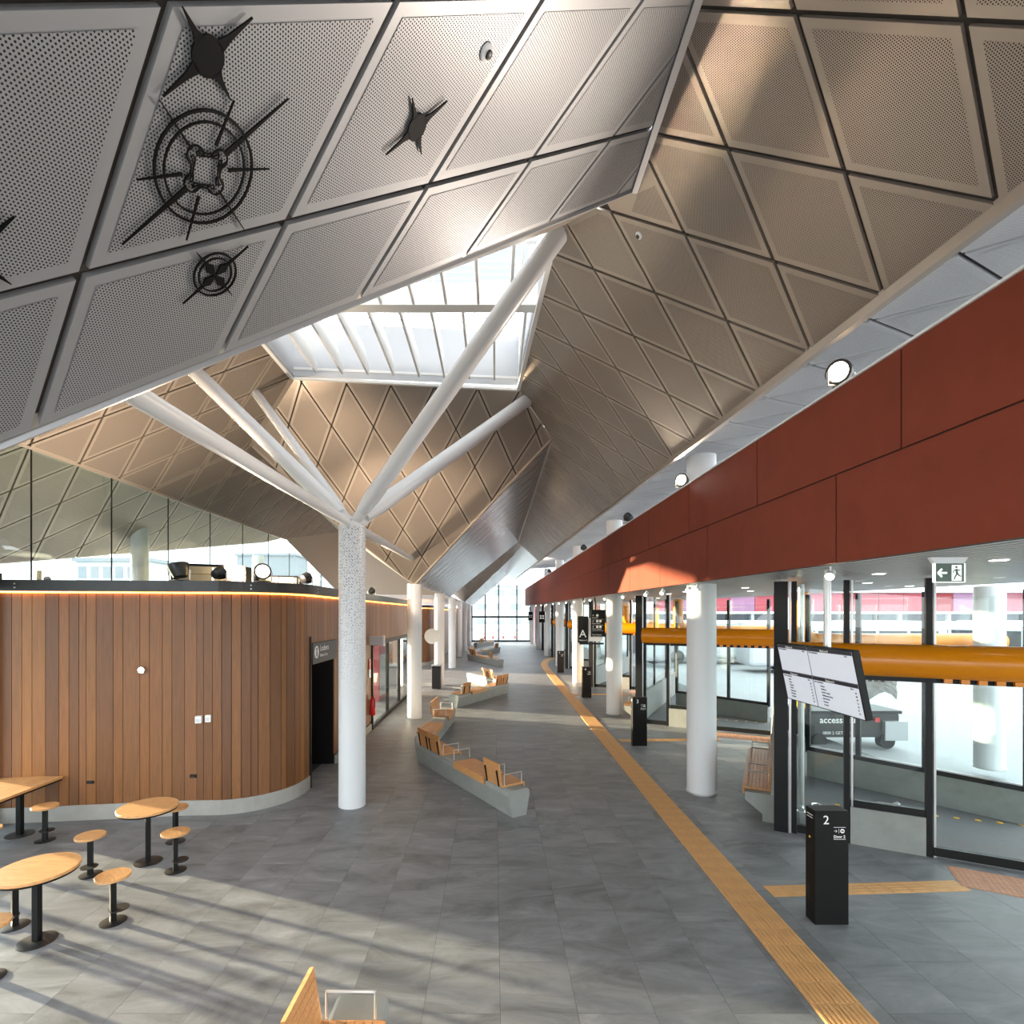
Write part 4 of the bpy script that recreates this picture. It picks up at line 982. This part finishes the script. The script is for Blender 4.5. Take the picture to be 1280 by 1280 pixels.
for k, (yb, nm) in enumerate(((6.36, 'numbered two'), (13.92, 'numbered three'), (21.8, 'numbered four'))):
    t = thing('tactile_branch', (3.3, yb, 0), 'ochre tactile side path leading past the totem %s to the doors' % nm, 'tactile path', 'tactile side paths')
    sl_ = .055
    for q in range(10 if k == 0 else 11):
        gb = G(); gb.box((0, 0, .003), (.246, .246, .006))
        for r in range(4): gb.box((0, -.09+r*.06, .008), (.2, .024, .005))
        if branch_me is None: o = branch_me = ob('paver', gb, 'tactile', t, world=False)
        else: o = branch_me.copy(); COL.objects.link(o); o.parent = t
        o.location = (.125+.05+q*.25, (.125+q*.25)*sl_, 0); o.rotation_euler.z = math.atan(sl_)
    pd = thing('warning_pad', (6.7, yb+.45, 0), 'terracotta dotted warning pavers before the glazed doors behind the totem %s' % nm, 'paving pad', 'dotted warning pads')
    base = P_(k)+uD*2.1-vD*.42
    for i in range(6):
        for j in range(2):
            gd = G(); gd.box((0, 0, .003), (.296, .296, .006))
            for a_ in range(5):
                for b_ in range(5): gd.lathe([(.018, .006), (.012, .011)], (-.12+a_*.06, -.12+b_*.06, 0), 6)
            if dot_me is None: o = dot_me = ob('paver', gd, 'tactile_d', pd, world=False)
            else: o = dot_me.copy(); COL.objects.link(o); o.parent = pd
            c = base+uD*(i*.3)-vD*(j*.3); o.location = c-V(pd.location); o.location.z = 0; o.rotation_euler.z = math.atan2(uD.y, uD.x)

# ------------------------------------------------------------------ totems
def totem(x, y, num, lab, d=True):
    t = thing('door_totem', (x+.185, y+.085, 0), lab, 'totem', 'black door totems')
    g = G(); g.box((x+.185, y+.085, .622), (.37, .17, 1.244)); ob('body', g, 'blackgloss', t, bevel=.004)
    R_, U_ = V((1, 0, 0)), V((0, 0, 1)); f = y-.001
    text('number', num, .135, (x+.09, f, 1.10), R_, U_, 'text', t)
    for z in (1.065, .935): g = G(); g.box((x+.27, f, z), (.13, .003, .004)); ob('rule', g, 'text', t)
    text('door_label', 'Door '+num, .042, (x+.205, f, .95), R_, U_, 'text', t, bold=.0006)
    g = G(); g.lathe([(.024, 0), (.024, .002)], (x+.30, f, 1.025), 20, Matrix.Rotation(math.radians(90), 3, 'X')); ob('bus_symbol', g, 'text', t)
    g = G(); g.box((x+.30, f-.0025, 1.025), (.026, .002, .012)); ob('bus_mark', g, 'emblem', t)
    g = G(); g.box((x+.225, f, 1.025), (.03, .003, .004)); 
    for s in (-1, 1): g.bar((x+.241, f, 1.025), (x+.228, f, 1.025+s*.014), .004, .003, (0, 1, 0))
    g.box((x+.262, f, 1.025), (.003, .003, .05)); ob('arrow', g, 'text', t)
    g = G(); g.lathe([(.012, 0), (.012, .006)], (x-.002, y+.085, .93), 12, Matrix.Rotation(math.radians(-90), 3, 'Y')); ob('button', g, 'dot', t)
    g = G(); g.box((x-.001, y+.11, .32), (.004, .07, .11)); ob('hatch', g, 'black', t)
    for z in (1.18, 1.15): g = G(); g.box((x-.001, y+.09, z), (.003, .1, .006)); ob('side_rule', g, 'text', t)
totem(3.50, 5.68, '2', 'black totem numbered 2 beside the ochre path')
totem(3.55, 13.35, '3', 'black totem with a large white 3, next to the second round column')
totem(3.56, 21.05, '4', 'black totem with a large white 4, under the letter A sign')
totem(3.64, 30.0, '5', 'black totem with a large white 5, just before the path bends')
totem(5.9, 40.4, '6', 'farthest black totem behind the bend of the path')

# ------------------------------------------------------------------ departure screen, exit sign, wayfinding signs
ds = thing('departure_screen', (3.9, 6.25, 2.2), 'large tilted departure screen hung above the first door bay', 'screen')
TL_, TR_, BL_, BR_ = V((3.80, 7.0, 3.0)), V((3.79, 5.5, 3.0)), V((3.95, 7.0, 2.26)), V((3.94, 5.5, 2.26))
def sp(u, v): return TL_.lerp(TR_, u).lerp(BL_.lerp(BR_, u), v)
nS = (TR_-TL_).cross(BL_-TL_).normalized(); nS = nS if nS.x < 0 else -nS
g = G(); g.slab([sp(0, 0), sp(1, 0), sp(1, 1), sp(0, 1)], -nS*.07); ob('casing', g, 'black', ds)
def rect(u0, u1, v0, v1, m, nm, d=.003): g = G(); g.slab([sp(u, v)+nS*d for u, v in ((u0, v0), (u1, v0), (u1, v1), (u0, v1))], -nS*.002); return ob(nm, g, m, ds)
for u0, u1 in ((.012, .445), (.455, .985)):
    for v0, v1 in ((.015, .475), (.485, .985)):
        rect(u0, u1, v0, v1, 'screen', 'display'); rect(u0, u1, v0, v0+.055, 'screen_band', 'header', .005)
rS, uS = (TR_-TL_).normalized(), (TL_-BL_).normalized()
for (u, v, s_) in ((.14, .06, 'Platform A'), (.62, .06, 'Platform B'), (.14, .53, 'Platform C'), (.62, .53, 'Platform D')):
    text('heading', s_, .035, sp(u, v)+nS*.007, rS, uS, 'text', ds, bold=.0005)
for (u, v, s_) in ((.03, .1, 'No. Destination'), (.38, .1, 'Due'), (.47, .1, 'No. Destination'), (.9, .1, 'Due'), (.03, .575, 'No. Destination'), (.38, .575, 'Due'), (.47, .575, 'No. Destination'), (.9, .575, 'Due')):
    text('column_heading', s_, .026, sp(u, v)+nS*.006, rS, uS, 'text_dark', ds)
rnd = random.Random(11)
for q, (a_, b_) in enumerate((('Sylvia', 'Botany'), ('Otara', 'Papakura'), ('Mangere', 'South Campus'), ('Homai', 'Middlemore Hosp'), ('Papatoetoe', 'Bairds Road'), ('Flat Bush', 'Panmure'), ('Otahuhu', 'Howick'))):
    v = .63+q*.05
    text('row', a_, .026, sp(.09, v)+nS*.006, rS, uS, 'text_dark', ds); text('row', b_, .026, sp(.54, v)+nS*.006, rS, uS, 'text_dark', ds)
    text('row', str(rnd.randint(2, 40)), .026, sp(.40, v)+nS*.006, rS, uS, 'text_dark', ds); text('row', str(rnd.randint(2, 40)), .026, sp(.94, v)+nS*.006, rS, uS, 'text_dark', ds)
g = G(); g.tube([(3.97, 6.2, 3.92), (3.97, 6.2, 2.9)], .04, 16); ob('hanger', g, 'chrome', ds, True)
g = G(); g.box((3.97, 6.2, 2.75), (.1, .3, .3)); ob('mount', g, 'black', ds)
ex = thing('exit_sign', (4.08, 4.66, 3.6), 'exit sign with arrow and running figure under the slatted soffit', 'sign')
X0, Y0, Z0 = 4.08, 4.66, 3.765
g = G(); g.box((X0, Y0+.012, Z0), (.27, .02, .17)); ob('face', g, 'exit', ex)
g = G(); g.slab([(X0-.17, Y0, 3.905), (X0+.17, Y0, 3.905), (X0+.13, Y0, 3.85), (X0-.13, Y0, 3.85)], (0, .04, 0)); ob('mount', g, 'soffit_white', ex)
g = G(); g.box((X0, Y0+.008, Z0-.083), (.27, .03, .006)); g.box((X0-.134, Y0+.008, Z0), (.006, .03, .17)); g.box((X0+.134, Y0+.008, Z0), (.006, .03, .17)); ob('edge', g, 'exit_w', ex)
g = G(); yf = Y0-.001
g.box((X0-.06, yf, Z0), (.07, .004, .016))
for s in (-1, 1): g.bar((X0-.105, yf, Z0), (X0-.07, yf, Z0+s*.035), .016, .004, (0, 1, 0))
ob('arrow', g, 'exit_w', ex)
g = G(); g.box((X0+.062, yf, Z0), (.085, .004, .14)); ob('doorway', g, 'exit_w', ex)
g = G(); yg = yf-.004
g.lathe([(.011, 0), (.011, .003)], (X0+.057, yg+.003, Z0+.052), 14, Matrix.Rotation(math.radians(90), 3, 'X'))
for a_, b_, w_ in (((.055, .035), (.062, -.005), .02), ((.062, -.005), (.045, -.035), .012), ((.045, -.035), (.035, -.06), .01), ((.064, -.005), (.085, -.028), .012), ((.085, -.028), (.10, -.03), .01), ((.055, .032), (.032, .018), .009), ((.032, .018), (.024, .0), .008), ((.058, .032), (.082, .02), .009), ((.082, .02), (.092, .03), .008)):
    g.bar((X0+a_[0], yg, Z0+a_[1]), (X0+b_[0], yg, Z0+b_[1]), w_, .003, (0, 1, 0))
ob('running_figure', g, 'exit', ex)
wf = thing('wayfinding_sign', (3.7, 20.2, 2.2), 'black hanging sign with large letter A and direction list', 'sign')
y = 20.2; R_, U_ = V((1, 0, 0)), V((0, 0, 1))
def brd(x0, x1, z0, z1, yy, m, nm, th=.05): g = G(); g.box(((x0+x1)/2, yy, (z0+z1)/2), (x1-x0, th, z1-z0)); return ob(nm, g, m, wf)
brd(3.24, 3.65, 2.27, 3.30, y, 'blackgloss', 'letter_board'); brd(3.74, 4.28, 2.5, 3.55, y-.06, 'blackgloss', 'direction_board'); brd(3.62, 4.2, 2.32, 3.22, y+.06, 'soffit_white', 'back_board', .03); brd(3.3, 4.25, 2.2, 2.27, y, 'black', 'bottom_rail')
text('letter', 'A', .42, (3.29, y-.03, 2.48), R_, U_, 'text', wf)
text('lettering', 'Platform A', .075, (3.28, y-.03, 2.34), R_, U_, 'text', wf)
for i, (z, s_) in enumerate(((3.22, 'Lockers'), (3.0, 'Restrooms'), (2.78, 'Train Station'), (2.56, 'Civic Centre'))):
    text('lettering', s_, .07, (3.78, y-.09, z), R_, U_, 'text', wf)
    g = G(); g.box((4.0, y-.09, z-.045), (.44, .004, .006)); ob('rule', g, 'text', wf)
    if i < 3:
        for q in range(1 if i == 0 else 2):
            g = G(); g.lathe([(.05, 0), (.05, .004)], (3.98+q*.12, y-.088, z+.11), 16, Matrix.Rotation(math.radians(90), 3, 'X')); ob('symbol', g, 'text', wf)
        g = G(); g.box((3.82, y-.09, z+.11), (.06, .004, .012)); g.box((3.82, y-.09, z+.11), (.012, .004, .06)); ob('arrow', g, 'text', wf)
for x in (3.9, 3.45): g = G(); g.tube([(x, y, 3.2), (x, y, zs_(y))], .03, 10); ob('hanger', g, 'black', wf)
for x, yy, lab in ((3.62, 39.6, 'small black hanging sign with white squares by the far columns'), (3.62, 52, 'black hanging sign in front of the end window bar')):
    t = thing('hanging_sign', (x, yy, 2.7), lab, 'sign')
    g = G(); g.box((x, yy, 3.15), (.44, .08, .85)); ob('board', g, 'emblem', t)
    for q in (-.09, .09):
        for z in (3.05, 3.22): g = G(); g.box((x+q, yy-.045, z), (.12, .01, .1)); ob('symbol', g, 'text', t)
    g = G(); g.tube([(x, yy, 3.5), (x, yy, zs_(yy)+.01)], .03, 8); ob('hanger', g, 'black', t)
bn = thing('litter_bin', (-2.62, 23.55, 0), 'dark grey upright litter bin beside the column', 'bin')
g = G(); g.box((-2.62, 23.55, .52), (.4, .4, 1.0)); ob('body', g, 'black', bn, bevel=.02)
for q in range(4): g = G(); g.box((-2.77+q*.1, 23.345, .5), (.06, .012, .9)); ob('slat', g, 'dark', bn)
g = G(); g.box((-2.62, 23.55, 1.06), (.44, .44, .06)); ob('lid', g, 'bld_d', bn, bevel=.01)

# ------------------------------------------------------------------ end window
ew = thing('window_11', (1, 62.6, 0), 'tall gabled end window with black mullions', kind='structure')
def gz(x): return zL(x) if x < 1.5 else zR(x)
for x in (-2.7, -1.1, .5, 2.7, 4.3):
    g = G(); top = min(max(gz(x), 4.4), 7.95) if x < 3 else 4.2; g.box((x, 62.6, top/2), (.14 if abs(x) > .3 else .16, .14, top)); ob('mullion', g, 'black', ew)
for z, h in ((3.0, .22), (.1, .2)): g = G(); g.box((.8, 62.6, z), (7.1, .14, h)); ob('transom', g, 'black', ew)
for a, b in zip((-2.7, -1.1, .5, 2.7), (-1.1, .5, 2.7, 4.3)):
    g = G(); za, zb2 = max(4.3, gz(a)) if a < 3 else 4.2, (max(4.3, gz(b)) if b < 3 else 4.2)
    pts = [(a+.07, 62.6, .2), (b-.07, 62.6, .2), (b-.07, 62.6, zb2)]+([(1.5, 62.6, 7.95)] if a < 1.5 < b else [])+[(a+.07, 62.6, za)]
    g.slab(pts, (0, .012, 0)); ob('pane', g, 'glass', ew)
g = G(); g.box((-5.4, 62.6, 2.1), (5.3, .2, 4.4)); ob('wall_end', g, 'bld', label='pale end wall beside the gabled window', kind='structure')
g = G(); g.box((6.1, 62.4, 2.2), (3.4, .2, 4.4)); ob('wall_end', g, 'crimson', label='dark red end wall past the far columns', kind='structure')
g = G(); g.slab([(4.4, 54, .4), (7.5, 54, .4), (7.5, 54, 2.7), (4.4, 54, 2.7)], (0, .05, 0)); ob('wall_end', g, 'bld', label='white picture wall behind the far columns', kind='structure')
for i, x in enumerate((-1.4, -.2, 1.3, 3.0)):
    t = thing('traffic_cone', (x, 74+i*.6, -.22), 'orange traffic cone outside the end window', 'cone', 'cones outside the end window')
    g = G(); g.lathe([(.16, .04), (.03, .9)], (x, 74+i*.6, -.22), 12); ob('cone', g, 'orange', t, True)
    g = G(); g.box((x, 74+i*.6, -.2), (.42, .42, .05)); ob('foot', g, 'orange', t)
    g = G(); g.lathe([(.105, .4), (.085, .58)], (x, 74+i*.6, -.22), 12); ob('band', g, 'text', t)
building('far_building', 1, 120, 26, 10, 9.5, 'pale far building seen through the end window', floors=3, nwin=7)

# ------------------------------------------------------------------ bus yard on the right
ob_ = thing('platform_building', (28, 44, 0), 'opposite platform building with pink and lilac cladding', 'building')
g = G(); g.box((32, 47, 1.6), (38.5, 5, 3.6)); ob('recess', g, 'bld_d', ob_)
g = G(); g.box((32, 44.2, 5.2), (38.5, 6, .25)); ob('roof', g, 'soffit_white', ob_)
rnd = random.Random(4)
for i in range(19):
    g = G(); g.box((14+i*2.0, 42, 4.3), (1.96, .12, 1.5)); ob('panel', g, rnd.choice(['pink', 'rose', 'lilac', 'pink', 'crimson', 'lilac']), ob_)
for i in range(20):
    g = G(); g.box((13+i*2.0, 42.4, 1.6), (.25, .25, 3.6)); ob('post', g, 'dark' if i % 2 else 'bld', ob_)
    g = G(); g.box((14+i*2.0, 44.4, 1.5), (1.4, .1, 2.6)); ob('window', g, 'win', ob_)
def bus(x, y, rz, label):
    t = thing('coach', (x, y, -.2), label, 'bus', 'white buses in the yard', rz=rz); t['_o'] = (0, 0, 0)
    g = G(); g.box((0, 0, 1.75), (2.5, 11, 2.7)); ob('body', g, 'bus', t, world=False, bevel=.22)
    for s in (-1, 1):
        for k in range(6): g = G(); g.box((s*1.245, -4.2+k*1.68, 2.1), (.04, 1.5, .95)); ob('side_window', g, 'win', t, world=False)
        for yy in (-3.4, 3.2): g = G(); g.lathe([(.3, -.14), (.48, -.12), (.48, .12), (.3, .14)], (s*1.15, yy, .5), 20, Matrix.Rotation(math.radians(90), 3, 'Y')); ob('wheel', g, 'tyre', t, True, world=False)
    g = G(); g.box((0, -5.49, 1.95), (2.15, .06, 1.4)); ob('windscreen', g, 'win', t, world=False)
    for s in (-1, 1): g = G(); g.box((s*.85, -5.51, .8), (.4, .05, .2)); ob('headlamp', g, 'bld', t, world=False)
bus(21, 32, 1.45, 'white bus parked side-on across the yard')
bus(29, 35, .55, 'white bus with dark windscreen turned toward the hall')
bus(38, 35, .3, 'white bus partly hidden behind the outdoor column')
bus(16.5, 38, 1.4, 'white bus parked far along the opposite platform')
lp = thing('lamp_post', (18, 18.8, -.2), 'thin dark lamp post standing in the yard', 'lamp post')
g = G(); g.tube([(18, 18.8, -.2), (18, 18.8, 3.4), (17.9, 18.8, 3.6)], .05, 8); ob('pole', g, 'dark', lp)
g = G(); g.box((17.8, 18.8, 3.62), (.35, .14, .1)); ob('head', g, 'black', lp)
ac = thing('access_lift', (9.3, 14.2, -.2), 'dark grey hire machine lettered accessman outside the doors', 'machine')
g = G(); g.box((9.5, 14.3, .42), (2.5, 1.0, .62)); ob('body', g, 'dark', ac, bevel=.03)
g = G(); g.box((9.5, 14.3, .78), (2.6, 1.05, .08)); ob('deck', g, 'black', ac)
g = G(); g.box((10.6, 14.2, .3), (.6, 1.0, .5)); ob('end_box', g, 'slat', ac)
for x in (8.6, 10.4): g = G(); g.lathe([(.2, -.1), (.2, .1)], (x, 13.85, .02), 18, Matrix.Rotation(math.radians(90), 3, 'X')); ob('wheel', g, 'tyre', ac, True)
text('lettering', 'accessman', .24, (8.62, 13.78, .50), R_, U_, 'text', ac, bold=.003); text('lettering', '0800 2 GET HIRE', .11, (8.7, 13.78, .2), R_, U_, 'text', ac)
g = G(); g.box((10.15, 13.785, .58), (.12, .01, .12)); ob('mark', g, 'red_ext', ac)
g = G(); g.box((8.45, 14.2, 1.0), (.25, .3, .3)); ob('control_box', g, 'dot', ac)
hd = thing('wrapped_sign', (6.15, 8.1, 2.0), 'sign wrapped in crumpled clear plastic hanging under the yellow tube', 'sign')
c = P_(0)+uD*1.3+vD*.9
g = G(); rnd = random.Random(9); nx, nz = 9, 7; vs = []
for dpt in (-.05, .05):
    for j in range(nz):
        for i in range(nx):
            q = c+uD*((i/(nx-1)-.5)*.62+rnd.uniform(-.012, .012))+vD*(dpt+rnd.uniform(-.025, .025))+V((0, 0, 2.46-j/(nz-1)*(.40+.10*math.sin(i*.8))+rnd.uniform(-.012, .012))); vs.append(q)
N = nx*nz; fs = []
for j in range(nz-1):
    for i in range(nx-1):
        a_ = j*nx+i; fs += [(a_, a_+1, a_+nx+1, a_+nx), (N+a_, N+a_+nx, N+a_+nx+1, N+a_+1)]
edge = [i for i in range(nx)]+[j*nx+nx-1 for j in range(1, nz)]+[(nz-1)*nx+i for i in range(nx-2, -1, -1)]+[j*nx for j in range(nz-2, 0, -1)]
for a_, b_ in zip(edge, edge[1:]+edge[:1]): fs.append((a_, b_, N+b_, N+a_))
g.add(vs, fs); ob('wrap', g, 'plastic', hd)
g = G(); g.bar(c+V((0, 0, 2.44)), c+V((0, 0, 2.56)), .2, .06, vD); ob('bracket', g, 'black', hd)
for q in range(4):
    g = G(); cq = c-vD*.085+uD*(-.12+q*.08)+V((0, 0, 2.33)); g.box(cq, (.05, .006, .03), Matrix.Rotation(math.atan2(uD.y, uD.x), 3, 'Z')); ob('print', g, 'text_dark', hd)
def coil(pts, r, name, label):
    t = thing(name, (pts[0][0], pts[0][1], -.06), label, 'strap'); g = G(); g.tube(pts, r, 6); ob('strand', g, 'chrome', t, True)
    g = G(); g.lathe([(.04, -.06), (.05, -.03), (.04, .0)], pts[-1], 10); ob('hook', g, 'chrome', t, True)
coil([(5.75+.1*math.cos(q*.9), 9.3+.14*math.sin(q*.9)-.03*q, -.03+.002*q) for q in range(14)], .018, 'coiled_strap', 'silver coiled strap lying on the platform outside the glass')
coil([(6.3+.09*q, 9.35+.06*math.sin(q*1.9), -.03+.01*(q % 2)) for q in range(12)], .028, 'crumpled_strap', 'crumpled silver strap lying on the platform behind the concrete sill')
rl = thing('door_rail', (4.85, 8.6, 0), 'vertical stainless steel tube rail beside the first doors', 'rail')
g = G(); pz = P_(0)+uD*.3+vD*.55; g.tube([pz+V((0, 0, 3.88)), pz+V((0, 0, .25)), pz+V((-.06, -.1, .22))], .045, 14); ob('tube', g, 'chrome', rl, True)
g = G(); g.box(pz+V((-.04, -.08, .1)), (.14, .14, .2)); ob('foot', g, 'chrome', rl)

for o in bpy.data.objects:
    if '_o' in o: del o['_o']
